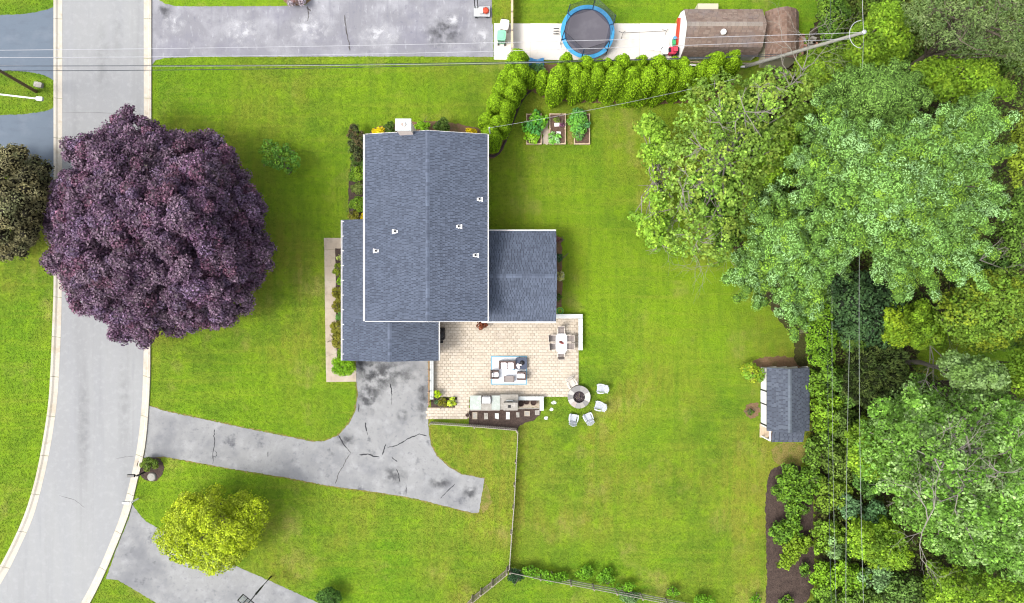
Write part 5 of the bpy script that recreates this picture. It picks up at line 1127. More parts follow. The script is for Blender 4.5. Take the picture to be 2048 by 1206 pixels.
o = MB().prism(pxpoly([(1369,130.5),(1487,134.5),(1487,138),(1369,134)]), .25, .33).build('white_plank', WHITE); tag(o, 'long white plank behind the neighbour shed', 'plank')
for i, (a, b, m_, lb) in enumerate((((1380,124),(1405,126),TIMBER,'short tan plank behind the neighbour shed'),((1404,125),(1432,128),ORANGE,'orange plank behind the neighbour shed'),((1432,126),(1500,128),WTIMB,'grey plank beside the orange one behind the shed'))):
    o = MB().prism(pxpoly([(a[0],a[1]),(b[0],b[1]-1),(b[0],b[1]+1),(a[0],a[1]+2)]), .02, .16).build('loose_plank', m_); tag(o, lb, 'plank', 'planks behind the shed')
rgb = random.Random(8)
for i in range(9):
    px, py = 1610+rgb.uniform(0,28), 62+rgb.uniform(0,30); x, y = W2(px*.985+15, py+6); o = MB().bbox(x,y,.42,.2,.02,.02+.2*rgb.randint(1,2),rgb.uniform(-.5,.5),.01).build('loose_brick', BRICK if i % 2 else STONE); tag(o, 'loose reddish brick in the pile beside the brown shed', 'brick', 'brick pile by the brown shed')
# raised garden beds
def gbed(label, x0p, x1p, y0p, y1p):
    (x0, y1), (x1, y0) = W2(x0p, y0p), W2(x1p, y1p); t = thing('raised_bed', label, 'raised bed', ((x0+x1)/2,(y0+y1)/2,0), 'raised vegetable beds')
    b = .07
    for a in ((x0,x1,y0,y0+b),(x0,x1,y1-b,y1),(x0,x0+b,y0+b+.001,y1-b-.001),(x1-b,x1,y0+b+.001,y1-b-.001)): MB().box(*a,0,.28).build('side_board', TIMBER, t)
    for xx in (x0+.05,x1-.05):
        for yy in (y0+.05,(y0+y1)/2,y1-.05): MB().box(xx-.055,xx+.055,yy-.055,yy+.055,0,.33).build('corner_post', TIMBER, t)
    MB().box(x0+b,x1-b,y0+b,y1-b,0,.22).build('soil', SOILB, t)
SOILB = M('bed_soil', (0.095,0.058,0.042), [(3,(0.13,0.085,0.06),.5,.7,.8),(10,(0.05,0.03,0.022),.5,.7,.7)], bump=(12,1,.08))
gbed('raised bed overflowing with big leaved plants nearest the hedge corner', 1052.5,1083,229.5,290); gbed('middle raised bed mostly of bare soil', 1098.5,1131,229,289.5); gbed('raised bed of vegetables furthest from the house', 1147.5,1179,229.5,290)
for i, (x0p, x1p) in enumerate(((1085,1097),(1134,1146))): flat('garden_path', [(x0p,245),(x1p,240),(x1p,289),(x0p,289)], DRYG if i else CONC, .012+.002*i, rough=.08)
x, y = W2(1113.5,251); o = MB().bbox(x,y,.42,.28,.22,.26,.05).build('garden_tile', CUSH); tag(o,'pale pink tile lying in the middle raised bed','tile')
x, y = W2(1116.5,267.5); o = MB().bbox(x,y,.34,.2,.22,.30,-.1).build('garden_tile', WHITE); tag(o,'white tile beside the lettuce in the middle raised bed','tile')

# ================================================================== TREES AND SHRUBS
G = 'garden shrubs'
MAPLE = [(262,214),(285,236),(318,252),(345,262),(386,272),(420,270),(455,284),(468,306),(485,340),(513,383),(529,428),(522,458),(534,478),(552,488),(546,520),(520,560),(496,588),(502,612),(486,628),(470,632),(432,662),(392,660),(360,682),(322,672),(298,692),(262,676),(226,684),(218,660),(206,636),(176,628),(150,618),(126,585),(112,548),(84,518),(96,492),(84,455),(88,425),(98,388),(124,345),(134,330),(126,300),(136,276),(170,266),(205,262),(222,236),(240,222)]
PUR = [(0.070,0.034,0.064),(0.054,0.028,0.055),(0.088,0.050,0.081),(0.080,0.032,0.054),(0.074,0.047,0.086),(0.106,0.068,0.096)]
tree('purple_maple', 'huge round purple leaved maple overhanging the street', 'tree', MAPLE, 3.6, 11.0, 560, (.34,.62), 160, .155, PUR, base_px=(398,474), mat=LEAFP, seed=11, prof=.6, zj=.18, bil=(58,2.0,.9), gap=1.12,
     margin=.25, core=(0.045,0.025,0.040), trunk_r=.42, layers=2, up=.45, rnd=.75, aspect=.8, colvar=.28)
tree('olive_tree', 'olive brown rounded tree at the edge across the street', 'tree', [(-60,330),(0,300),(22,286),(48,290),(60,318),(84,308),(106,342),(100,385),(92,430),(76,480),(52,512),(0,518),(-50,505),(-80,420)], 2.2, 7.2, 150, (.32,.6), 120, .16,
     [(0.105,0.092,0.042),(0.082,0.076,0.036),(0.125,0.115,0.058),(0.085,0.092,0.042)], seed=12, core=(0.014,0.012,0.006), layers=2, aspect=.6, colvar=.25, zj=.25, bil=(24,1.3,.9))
YT = [(433,966),(449,984),(455,1004),(466,984),(493,981),(504,996),(523,988),(530,1004),(538,1034),(529,1053),(515,1083),(496,1104),(472,1134),(440,1142),(423,1160),(405,1140),(377,1131),(348,1124),(318,1094),(311,1069),(328,1031),(350,1010),(366,983),(396,987),(420,978)]
tree('linden_tree', 'bright yellow green tree over the lower driveway', 'tree', YT, 1.8, 6.2, 300, (.2,.42), 70, .15, [(0.225,0.285,0.010),(0.20,0.255,0.010),(0.25,0.30,0.014),(0.17,0.215,0.014),(0.20,0.245,0.022)], seed=13, zj=.3, bil=(24,1.1,.8), trunk_r=.14, aspect=.65, colvar=.25, nlimb=30, core=None, layers=2)
tree('sapling', 'small bright green sapling in the front lawn', 'tree', [(520,300),(535,278),(552,285),(570,288),(590,305),(604,322),(590,342),(570,350),(548,338),(525,330)], .8, 2.6, 60, (.10,.28), 30, .17, [(0.075,0.17,0.02),(0.06,0.14,0.02),(0.11,0.20,0.02)], seed=14, trunk_r=.04, zj=.3, nlimb=26)
flat('sapling_ring', circ(577,342,7), MULCH, .02)
# arborvitae hedge: three leafy columns shared by the whole row
ARBC = [(0.118,0.205,0.006),(0.098,0.175,0.006),(0.14,0.235,0.008),(0.082,0.15,0.006)]
def arb_mesh(name, h, r, tips, seed):
    rn = np.random.default_rng(seed); P_, N_, CV = [], [], MB()
    for ti, (dx, dy, hh, rr) in enumerate(tips):
        ph = rn.uniform(0,6,4)
        def wid(t, a): return rr*np.maximum(.05, (1-np.clip(t,0,1)**3.6)**.6*(.80+.26*np.minimum(1,t*3)))*(1+.07*np.sin(3*a+ph[0]+5*t)+.05*np.sin(7*a+ph[1]-9*t)+.04*np.sin(13*t+ph[2]+2*a))
        m = int(2*pi*rr*hh*95); t = rn.uniform(0,1,m)**.9; a = rn.uniform(0,2*pi,m); w = wid(t,a)+rn.normal(0,.025,m)
        P_.append(np.stack([dx+w*np.cos(a), dy+w*np.sin(a), .12+hh*t],1)); sl = np.where(t > .6, (t-.6)*3.2, 0)
        N_.append(norm(np.stack([np.cos(a), np.sin(a), .25+sl],1)))
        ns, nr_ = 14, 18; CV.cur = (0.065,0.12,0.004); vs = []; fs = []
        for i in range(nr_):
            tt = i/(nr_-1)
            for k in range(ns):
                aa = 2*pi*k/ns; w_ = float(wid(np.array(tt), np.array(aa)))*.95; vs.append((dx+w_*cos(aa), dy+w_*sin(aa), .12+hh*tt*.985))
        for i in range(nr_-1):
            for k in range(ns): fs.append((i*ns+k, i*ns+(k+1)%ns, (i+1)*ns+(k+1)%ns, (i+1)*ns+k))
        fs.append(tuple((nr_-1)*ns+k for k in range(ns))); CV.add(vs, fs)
    P_, N_ = np.concatenate(P_), np.concatenate(N_); m = len(P_); nn = norm(N_+rn.normal(0,.45,(m,3))); tg = norm(np.cross(np.cross(nn, np.array([0,0,1.])+rn.normal(0,.3,(m,3))), nn)); ln = rn.uniform(.07,.15,m)
    cl = np.array(ARBC)[rn.integers(0,len(ARBC),m)]*np.exp(rn.normal(0,.2,(m,1)))*LEAFGAIN
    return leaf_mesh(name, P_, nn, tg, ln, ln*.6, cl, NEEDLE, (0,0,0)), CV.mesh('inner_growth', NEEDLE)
AV = [arb_mesh('foliage', 6, .6, [(0,0,5.9,.74),(.5,.25,5.3,.62)], 1), arb_mesh('foliage', 6, .6, [(0,0,6.1,.80)], 2), arb_mesh('foliage', 6, .6, [(-.25,0,5.6,.66),(.42,-.1,6.0,.66),(.1,.45,5.0,.5)], 3), arb_mesh('foliage', 3.5, .5, [(0,0,3.6,.62),(.2,.2,3.2,.5)], 4)]
def arb(label, px, py, v, s, rz, group):
    t = thing('arborvitae', label, 'arborvitae', (*W2(px,py),.02), group, rz); 
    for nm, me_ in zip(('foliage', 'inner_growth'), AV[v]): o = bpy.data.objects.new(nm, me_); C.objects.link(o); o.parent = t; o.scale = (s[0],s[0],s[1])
    MB().tube([(0,0,-.02),(0,0,.6)],.07,6).build('trunk', BARK, None) if False else None
    return t
ordn = ['first','second','third','fourth','fifth','sixth','seventh','eighth','ninth','tenth','eleventh','twelfth','thirteenth']
tr_m = MB().tube([(0,0,0),(0,0,.8)],.07,6).mesh('trunk', BARK)
rr_ = random.Random(21)
front = [(1061,171,3,.80,.85),(1083,177,3,.95,1.0),(1112,189,0,1.12,.98),(1149,191,2,1.05,1.0),(1180,191,0,1.0,1.0),(1211,192,1,1.15,1.0),(1241,193,0,1.05,1.05),(1271,196,1,1.2,1.0),(1306,194,2,1.05,1.04),(1340,192,0,1.05,1.05),(1372,188,2,1.15,1.05)]
for i, (px, py, v, s, sz) in enumerate(front): arb('%s arborvitae from the bed corner in the front hedge row' % ordn[i], px, py, v, (s,sz), rr_.uniform(0,6), 'arborvitae of the front hedge row')
back = [(1128,171,.95),(1160,170,.95),(1189,171,.9),(1224,170,1.0),(1258,172,.9),(1290,172,1.0),(1325,170,.95),(1395,166,1.0),(1430,160,.95)]
for i, (px, py, s) in enumerate(back): arb('%s arborvitae from the bed corner in the rear hedge row' % ordn[i], px, py, 1 if i % 2 else 2, (s,s), rr_.uniform(0,6), 'arborvitae of the rear hedge row')
col = [(984,291,1,1.0,.72),(1004,262,2,.85,.70),(977,258,1,.85,.60),(1013,236,0,.9,.68),(994,228,1,.95,.68),(1022,211,0,.9,.70),(1005,202,1,.9,.62),(1031,188,2,.95,.70),(1012,178,1,.85,.6),(1041,167,1,.95,.70),(1027,158,2,.9,.68),(1036,142,1,1.0,.62)]
for i, (px, py, v, s, sz) in enumerate(col): arb('%s arborvitae from the house corner in the column of hedge' % ordn[i], px, py, v, (s,sz), rr_.uniform(0,6), 'arborvitae beside the house corner')
for o in [o for o in C.objects if o.name.startswith('arborvitae')]:
    q = bpy.data.objects.new('trunk', tr_m); C.objects.link(q); q.parent = o

# shrubs round the house
DG = [(0.045,0.085,0.012),(0.035,0.065,0.012),(0.06,0.10,0.015)]; MG = [(0.085,0.15,0.010),(0.065,0.125,0.010),(0.11,0.175,0.012)]; LG = [(0.12,0.24,0.008),(0.09,0.19,0.008),(0.15,0.27,0.012)]
OL = [(0.13,0.125,0.012),(0.10,0.105,0.012),(0.15,0.15,0.02)]; GOLD = [(0.42,0.32,0.004),(0.36,0.27,0.004),(0.46,0.38,0.01)]
bush('juniper', 'dark spiky juniper at the corner of the main house', 'shrub', 712, 284, 21, 1.8, [(0.05,0.065,0.02),(0.075,0.055,0.025),(0.04,0.06,0.018)], 31, leaf=.2, ry=34, wob=.3, aspect=.25, dens=.8)
for i, (px, py, r, h, c, lb) in enumerate([(718,320,14,1.0,DG,'dark low shrub under the spiky juniper'),(715,348,14,1.1,MG,'rounded green shrub above the bare mulch patch'),(716,377,11,.8,[(0.10,0.13,0.03),(0.07,0.10,0.02)],'small loose shrub between two rounded ones'),(717,410,14.5,1.2,MG,'larger rounded shrub in the middle of the side bed'),(708,432,9,.8,OL,'olive shrub against the porch roof end'),(727,433,6,.7,GOLD,'tiny golden shrub beside the porch roof end')]):
    bush('shrub', lb, 'shrub', px, py, r*1.2, h, c, 40+i, leaf=.10, group=G)
bush('golden_shrub', 'golden yellow shrub behind the chimney side of the gable', 'shrub', 757, 263, 14, 1.3, GOLD, 51, leaf=.10, ry=8)
bush('golden_shrub', 'golden yellow shrub behind the gable corner by the hedge', 'shrub', 940, 264, 12, 1.2, GOLD, 52, leaf=.10, ry=7)
bush('shrub', 'dark green shrub just beside the chimney', 'shrub', 780, 256, 12, 1.2, DG, 53, group=G); bush('shrub', 'bright green low shrub on the other side of the chimney', 'shrub', 846, 253, 17, .9, LG, 54, ry=9, group=G); bush('shrub', 'dark bushy shrub behind the ridge end', 'shrub', 884, 250, 18, 1.6, DG, 55, leaf=.14, ry=13, group=G)
FB = [(680,516,5,.5,[(0.28,0.32,0.10),(0.22,0.28,0.06)],'pale hosta at the top of the front bed'),(679,540,11,.9,[(0.12,0.15,0.012),(0.09,0.13,0.01)],'olive green ball shrub below the pale hosta'),(682,563,7,.7,LG,'small bright green ball in the front bed'),(679,588,13,.9,OL,'upper mustard green shrub of the front bed'),(678,612,11,.8,[(0.12,0.11,0.012),(0.09,0.10,0.01)],'brownish shrub below the upper mustard one'),(682,632,9,.7,[(0.07,0.17,0.03),(0.06,0.14,0.03)],'cool green shrub between the mustard ones'),(677,655,13,.9,OL,'middle mustard green shrub of the front bed'),(678,680,12,.9,OL,'lower mustard green shrub of the front bed'),(683,703,7,.6,MG,'little green shrub above the round boxwood')]
for i, (px, py, r, h, c, lb) in enumerate(FB): bush('shrub', lb, 'shrub', px, py, r*1.2, h, c, 60+i, leaf=.09, group=G)
bush('boxwood', 'round bright green boxwood at the end of the front walk', 'shrub', 687, 730, 24, 1.6, LG, 75, leaf=.10, ry=21, wob=.05)
for i, (px, py, r, h, c, lb) in enumerate([(1118,515,8,.8,[(0.035,0.075,0.03),(0.03,0.06,0.02)],'dark leafy shrub beside the low wing'),(1119,552,10,.7,[(0.34,0.33,0.10),(0.28,0.28,0.07),(.4,.4,.25)],'cream flowering hydrangea at the wing ridge'),(1117,595,7,.6,DG,'small dark plant beside the wing'),(1118,480,6,.5,[(0.15,0.07,0.06),(0.12,0.06,0.05)],'low reddish plant at the wing corner')]):
    bush('shrub', lb, 'shrub', px, py, r, h, c, 80+i, leaf=.12, group=G)
x, y = W2(964,649); bush('red_maple', 'dark red leaved potted maple by the wing corner', 'shrub', 964, 650, 10, 1.3, [(0.11,0.028,0.016),(0.075,0.022,0.014),(0.15,0.045,0.02)], 85, leaf=.14, ry=8, wob=.3, core=False)
flat('planter_bed', [(862,795),(914,795),(914,815),(862,815)], MULCH, .05, 'small mulch planting square in the patio', 'flower bed')
bush('hosta', 'lime hosta spilling out of the dark pot', 'plant', 875, 788, 7, .75, [(0.26,0.36,0.01),(0.2,0.3,0.01)], 86, leaf=.24, aspect=.3, dens=.5, core=False, wob=.3); bush('hosta', 'chartreuse round hosta in the patio planting square', 'plant', 903, 804, 8.5, .45, [(0.32,0.40,0.03),(0.27,0.36,0.03)], 87, leaf=.18, aspect=.55)
bush('shrub', 'mustard mound in the patio planting square', 'shrub', 885, 806, 9, .45, OL, 88, leaf=.07, group=G); bush('shrub', 'little grey green plant at the corner of the planting square', 'shrub', 872, 804, 4.5, .35, [(0.07,0.12,0.05)], 89, leaf=.08, group=G)
bush('shrub', 'green shrub in the mulch beside the black mailbox', 'shrub', 299, 927, 17, .9, [(0.07,0.11,0.012),(0.055,0.09,0.012),(.09,.13,.015)], 90, leaf=.09, ry=12, group=G)
bush('shrub', 'dark round shrub at the bottom of the lower driveway', 'shrub', 652, 1200, 30, 1.5, [(0.045,0.10,0.015),(0.035,0.08,0.015)], 91, leaf=.11, ry=22, group=G)
bush('shrub', 'dark blue green shrub inside the fence corner', 'shrub', 1030, 1150, 17, 1.1, [(0.02,0.05,0.018),(0.016,0.04,0.016)], 92, leaf=.12, ry=14, group=G)
bush('shrub', 'lime green bush against the white shed wall', 'shrub', 1507, 745, 21, 1.5, [(0.12,0.19,0.01),(0.16,0.19,0.012),(0.10,0.20,0.02)], 93, leaf=.18, ry=19, wob=.3, core=False, group=G)
bush('shrub', 'tiny weed in the bare ring by the shed', 'shrub', 1501, 824, 6, .4, DG, 94, group=G); bush('shrub', 'reddish twiggy shrub at the top edge beside the neighbour drive', 'shrub', 592, 0, 22, .9, [(0.16,0.09,0.08),(0.10,0.06,0.05),(.25,.22,.25)], 95, ry=9, leaf=.12, group=G)
# vegetables
bush('squash_plants', 'lush big leaved squash plants in the nearest raised bed', 'vegetable plants', 1070, 247, 23, .95, [(0.06,0.20,0.02),(0.09,0.25,0.015),(0.05,0.17,0.04),(0.12,0.28,0.02)], 101, leaf=.24, aspect=.85, ry=23, wob=.2, dens=.8)
bush('bean_plants', 'bright green bean plants at the foot of the nearest raised bed', 'vegetable plants', 1066, 272, 16, .7, [(0.15,0.30,0.01),(0.11,0.25,0.01),(.18,.28,.04)], 102, leaf=.15, aspect=.7, ry=15, wob=.2)
bush('lettuce', 'pale green lettuce clump in the middle raised bed', 'vegetable plants', 1110, 277, 12, .5, [(0.14,0.32,0.06),(0.11,0.28,0.03),(.25,.38,.2)], 103, leaf=.14, ry=12)
bush('herb', 'small olive herb at the top of the middle raised bed', 'vegetable plants', 1114, 239, 6, .4, [(0.09,0.13,0.02)], 104, leaf=.09, core=False); bush('herb', 'purple leaved herb beside the pink tile', 'vegetable plants', 1124, 250, 4.5, .35, [(0.13,0.05,0.09)], 105, leaf=.08)
bush('pepper_plants', 'dense green pepper plants filling the furthest raised bed', 'vegetable plants', 1158, 245, 22, .9, [(0.08,0.22,0.04),(0.10,0.25,0.03),(0.07,0.18,0.06)], 106, leaf=.15, aspect=.7, ry=24, wob=.15)
bush('pepper_plants', 'smaller pepper clump at the bare end of the furthest bed', 'vegetable plants', 1156, 272, 10, .6, [(0.08,0.20,0.05),(0.12,0.22,0.03)], 107, leaf=.13, ry=9, wob=.25)
# behind the tarp and along the fences
bush('shrub', 'grey green weeds beside the blue tarp', 'shrub', 1075, 138, 18, 1.2, [(0.10,0.20,0.05),(0.07,0.15,0.05)], 108, leaf=.2, ry=12, wob=.3, core=False, group=G); bush('shrub', 'small lime weed behind the hedge', 'shrub', 1168, 127, 8, .7, [(0.20,0.28,0.02)], 109, leaf=.16, ry=5, core=False, group=G)
VC = [(0.07,0.16,0.008),(0.09,0.20,0.01),(0.05,0.12,0.008)]
for i, (px, py, r, ry, lb) in enumerate([(1062,1143,24,10,'low vine clump beside the dark corner shrub'),(1105,1150,28,12,'long vine clump on the wire fence'),(1172,1146,20,13,'bright leafy vine mound rising above the wire fence'),(1212,1156,18,16,'big leaved vine mound on the wire fence'),(1255,1172,20,8,'trailing vine past the big leaved mound'),(1345,1184,14,8,'small vine tuft further along the wire fence'),(1405,1200,25,6,'last vine tuft at the end of the wire fence'),(1512,1200,10,10,'weed tuft at the lawn corner by the mulch plot')]):
    bush('fence_vine', lb, 'vine', px, py, r, .9, VC, 110+i, leaf=.17, ry=ry, wob=.3, core=False, dens=.7, group='vines on the wire fence')
bush('shrub', 'grey green weeds outside the wire fence', 'shrub', 1255, 1197, 26, .5, [(0.09,0.15,0.06),(0.07,0.13,0.04)], 120, leaf=.14, ry=9, wob=.3, core=False, group=G)

# ---------------------------------------------------------------- the wood along the back
SYC = [(0.12,0.205,0.028),(0.095,0.175,0.022),(0.145,0.225,0.035),(0.085,0.145,0.022),(0.13,0.18,0.025)]
tree('sycamore', 'loose pale green sycamore with bare grey branches over the lawn', 'tree', [(1368,190),(1385,165),(1412,148),(1440,140),(1480,155),(1530,135),(1590,130),(1640,150),(1640,210),(1600,250),(1575,320),(1540,360),(1510,420),(1480,480),(1460,520),(1420,530),(1395,520),(1350,515),(1325,480),(1340,420),(1310,390),(1330,350),(1310,320),(1340,270),(1345,230)], 4, 11, 340, (.2,.5), 42, .21, SYC, seed=201, zj=.5, bil=(40,2.2,.6), trunk_r=.18, bark=BARKG, nlimb=40, aspect=.75, colvar=.28, layers=1, bare=10)
tree('sycamore', 'low leafy branches of a slim tree reaching furthest over the lawn', 'tree', [(1268,250),(1290,232),(1300,215),(1322,240),(1345,270),(1350,310),(1320,330),(1315,360),(1345,400),(1340,450),(1350,500),(1310,500),(1285,470),(1262,430),(1290,420),(1285,400),(1310,370),(1295,330),(1272,318),(1290,290)], 2.5, 6, 110, (.22,.5), 45, .25, [(0.13,0.23,0.02),(0.10,0.19,0.02),(0.16,0.25,0.025)], base_px=(1345,395), seed=202, zj=.7, trunk_r=.12, bark=BARKG, nlimb=50, aspect=.75, colvar=.25, bare=4)
PN = [(0.122,0.232,0.056),(0.106,0.208,0.036),(0.142,0.255,0.082),(0.118,0.205,0.022),(0.162,0.275,0.110)]
pine_tree('tallest blue green pine towering over the back wood', [(1560,320),(1570,280),(1620,250),(1640,200),(1690,210),(1730,220),(1770,240),(1810,230),(1850,210),(1900,200),(1960,195),(2000,175),(2044,165),(2030,230),(2012,290),(2020,340),(1990,400),(2035,420),(1990,470),(1940,500),(1960,560),(1900,600),(1860,585),(1830,570),(1790,600),(1760,590),(1740,545),(1690,520),(1640,560),(1600,540),(1610,500),(1560,470),(1580,430),(1555,390),(1585,350)], (1785,365), 8.5, 19, 205, 211, (1600,470), PN, group='white pines')
pine_tree('pine at the lawn side drooping below the tallest pine', [(1470,440),(1490,400),(1530,370),(1570,380),(1600,430),(1640,480),(1690,520),(1700,580),(1660,610),(1640,660),(1610,640),(1600,675),(1570,650),(1530,610),(1490,600),(1455,590),(1448,555),(1480,530),(1460,500),(1500,480)], (1590,485), 4, 12, 130, 212, (1490,500), PN, group='white pines')
pine_tree('darker pine behind the tallest one nearest the pole', [(1650,180),(1680,150),(1720,135),(1760,145),(1790,125),(1820,140),(1850,170),(1870,210),(1820,240),(1760,250),(1700,240),(1660,225)], (1760,190), 8, 14.5, 90, 213, (1600,280), [(0.10,0.185,0.035),(0.085,0.16,0.03),(0.12,0.21,0.045)], group='white pines')
YG = [(0.11,0.20,0.012),(0.09,0.165,0.012),(0.135,0.215,0.014),(0.075,0.135,0.01)]
for i, (poly, z, lb) in enumerate([([(1690,120),(1700,60),(1735,40),(1740,10),(1790,5),(1815,40),(1825,90),(1800,120),(1760,140),(1720,135)], (4,9),'bright yellow green tree beside the leaning pole top'), ([(1820,130),(1870,115),(1920,120),(1985,125),(1990,150),(2030,170),(2025,200),(1960,200),(1900,205),(1850,190)], (5,10),'bright yellow green tree behind the tallest pine'), ([(1590,120),(1640,90),(1690,75),(1700,130),(1690,180),(1640,200),(1600,190)], (2.5,6),'green tree at the foot of the leaning pole')]):
    tree('ash_tree', lb, 'tree', poly, z[0], z[1], 130, (.22,.48), 55, .19, YG if i < 2 else [(0.09,0.16,0.015),(0.12,0.19,0.012),(0.07,0.12,0.015)], seed=221+i, zj=.35, bil=(14,1.8,.6), trunk_r=.15, aspect=.6, layers=2, group='trees of the wood', nlimb=25)
OG = [(0.095,0.14,0.042),(0.075,0.115,0.032),(0.12,0.16,0.06),(0.06,0.10,0.03)]
tree('olive_grey_tree', 'grey olive loose tree at the top corner of the wood', 'tree', [(1800,0),(1830,-40),(2090,-40),(2090,130),(2040,150),(1990,110),(1940,120),(1890,110),(1850,90),(1815,60)], 6, 12, 240, (.25,.55), 55, .18, OG, seed=231, zj=.6, bil=(26,2.0,.6), trunk_r=.25, aspect=.4, nlimb=60, layers=1, bare=5)
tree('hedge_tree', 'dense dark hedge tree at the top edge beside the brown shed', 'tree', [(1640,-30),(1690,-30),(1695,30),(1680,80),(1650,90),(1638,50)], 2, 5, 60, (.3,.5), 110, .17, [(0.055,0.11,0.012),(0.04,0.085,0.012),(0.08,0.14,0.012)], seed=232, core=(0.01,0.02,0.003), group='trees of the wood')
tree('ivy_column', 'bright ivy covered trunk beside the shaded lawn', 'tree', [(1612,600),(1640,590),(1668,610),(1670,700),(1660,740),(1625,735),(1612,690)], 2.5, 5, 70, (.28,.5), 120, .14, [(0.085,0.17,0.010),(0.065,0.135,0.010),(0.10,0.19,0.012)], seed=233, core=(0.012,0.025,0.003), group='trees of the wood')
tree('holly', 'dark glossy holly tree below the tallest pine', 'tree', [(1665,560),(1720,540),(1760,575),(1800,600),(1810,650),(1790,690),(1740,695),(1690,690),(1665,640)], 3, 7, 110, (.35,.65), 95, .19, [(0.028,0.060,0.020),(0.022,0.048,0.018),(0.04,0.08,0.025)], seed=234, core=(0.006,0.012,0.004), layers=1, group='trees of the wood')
tree('young_maple', 'yellow green young tree beside the dark holly', 'tree', [(1745,630),(1770,605),(1805,620),(1825,660),(1810,690),(1780,690),(1755,665)], 4, 7, 50, (.3,.55), 80, .19, [(0.10,0.17,0.01),(0.14,0.20,0.01),(0.075,0.13,0.01)], seed=235, group='trees of the wood')
tree('oak_tree', 'spreading green oak with yellowing tips at the right edge', 'tree', [(1860,590),(1900,590),(1950,540),(2000,540),(2070,560),(2075,690),(2030,680),(1990,700),(1940,700),(1910,680),(1880,640)], 4, 9, 170, (.3,.6), 70, .2, [(0.085,0.155,0.015),(0.07,0.125,0.015),(0.125,0.165,0.012),(0.10,0.165,0.02)], seed=236, zj=.7, trunk_r=.2, layers=1, nlimb=50, group='trees of the wood')
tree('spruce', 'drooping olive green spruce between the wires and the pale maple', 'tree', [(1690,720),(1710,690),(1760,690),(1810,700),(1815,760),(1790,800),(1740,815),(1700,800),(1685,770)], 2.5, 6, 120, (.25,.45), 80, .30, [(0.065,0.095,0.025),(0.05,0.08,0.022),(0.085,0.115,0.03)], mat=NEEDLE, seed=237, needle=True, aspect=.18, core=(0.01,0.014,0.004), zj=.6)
SM = [(0.085,0.175,0.022),(0.070,0.15,0.018),(0.105,0.195,0.034),(0.055,0.12,0.014),(0.145,0.225,0.075)]
tree('silver_maple', 'large silvery green maple filling the lower right corner', 'tree', [(1712,870),(1730,820),(1780,790),(1800,750),(1835,740),(1860,770),(1900,780),(1930,760),(2000,790),(2080,800),(2085,1180),(2000,1150),(1960,1150),(1900,1120),(1850,1090),(1830,1060),(1780,1050),(1790,1000),(1750,980),(1720,930)], 6, 14, 470, (.22,.50), 55, .20, SM, seed=241, zj=.5, bil=(60,3.4,.8), trunk_r=.4, bark=BARKG, nlimb=40, layers=2, aspect=.7, colvar=.32, bare=7, gap=.95)
tree('poplar', 'pale leaved slender tree above the silvery maple', 'tree', [(1880,720),(1905,700),(1940,715),(1985,720),(2020,750),(2010,790),(1960,790),(1900,770)], 6, 10, 80, (.25,.5), 60, .2, [(0.10,0.17,0.04),(0.08,0.14,0.03),(0.13,0.20,0.07)], seed=242, bark=BARKG, nlimb=30, group='trees of the wood')
tree('edge_tree', 'dark green tree at the right edge above the silvery maple', 'tree', [(2010,740),(2030,700),(2090,690),(2090,800),(2030,790)], 5, 9, 50, (.3,.6), 80, .2, MG, seed=243, group='trees of the wood')
for i, (poly, z, c, lb) in enumerate([([(1680,620),(1720,600),(1760,640),(1765,700),(1720,720),(1685,700)],(2,5),DG,'dark green small tree under the thin long wire'),([(1800,620),(1850,600),(1880,640),(1890,690),(1840,700),(1805,680)],(2.5,6),MG,'mid green small tree between holly and oak'),([(1760,860),(1720,830),(1690,870),(1700,930),(1740,960),(1775,920)],(3,7),MG,'mid green tree between the wires and the corner maple'),([(1700,1040),(1760,1030),(1810,1070),(1820,1130),(1760,1140),(1700,1110)],(2.5,6),MG,'fresh green tree below the conifer tufts'),([(1850,1120),(1960,1140),(2060,1170),(2060,1230),(1850,1230)],(3,7),MG,'mid green tree along the bottom edge of the corner maple'),([(1960,590),(2040,560),(2070,620),(2060,700),(1990,690)],(2,5),DG,'dark green tree under the yellowing oak'),([(1640,210),(1600,280),(1580,340),(1530,380),(1510,330),(1540,270),(1590,210)],(3,7),MG,'mid green tree between the sycamore and the tallest pine')]):
    tree('understory_tree', lb, 'tree', poly, z[0], z[1], 90, (.25,.5), 70, .19, c+[tuple(w*1.4 for w in c[0])], seed=260+i, zj=.4, trunk_r=.1, layers=2, bil=(10,1.2,.8), colvar=.28, group='understory trees of the wood')
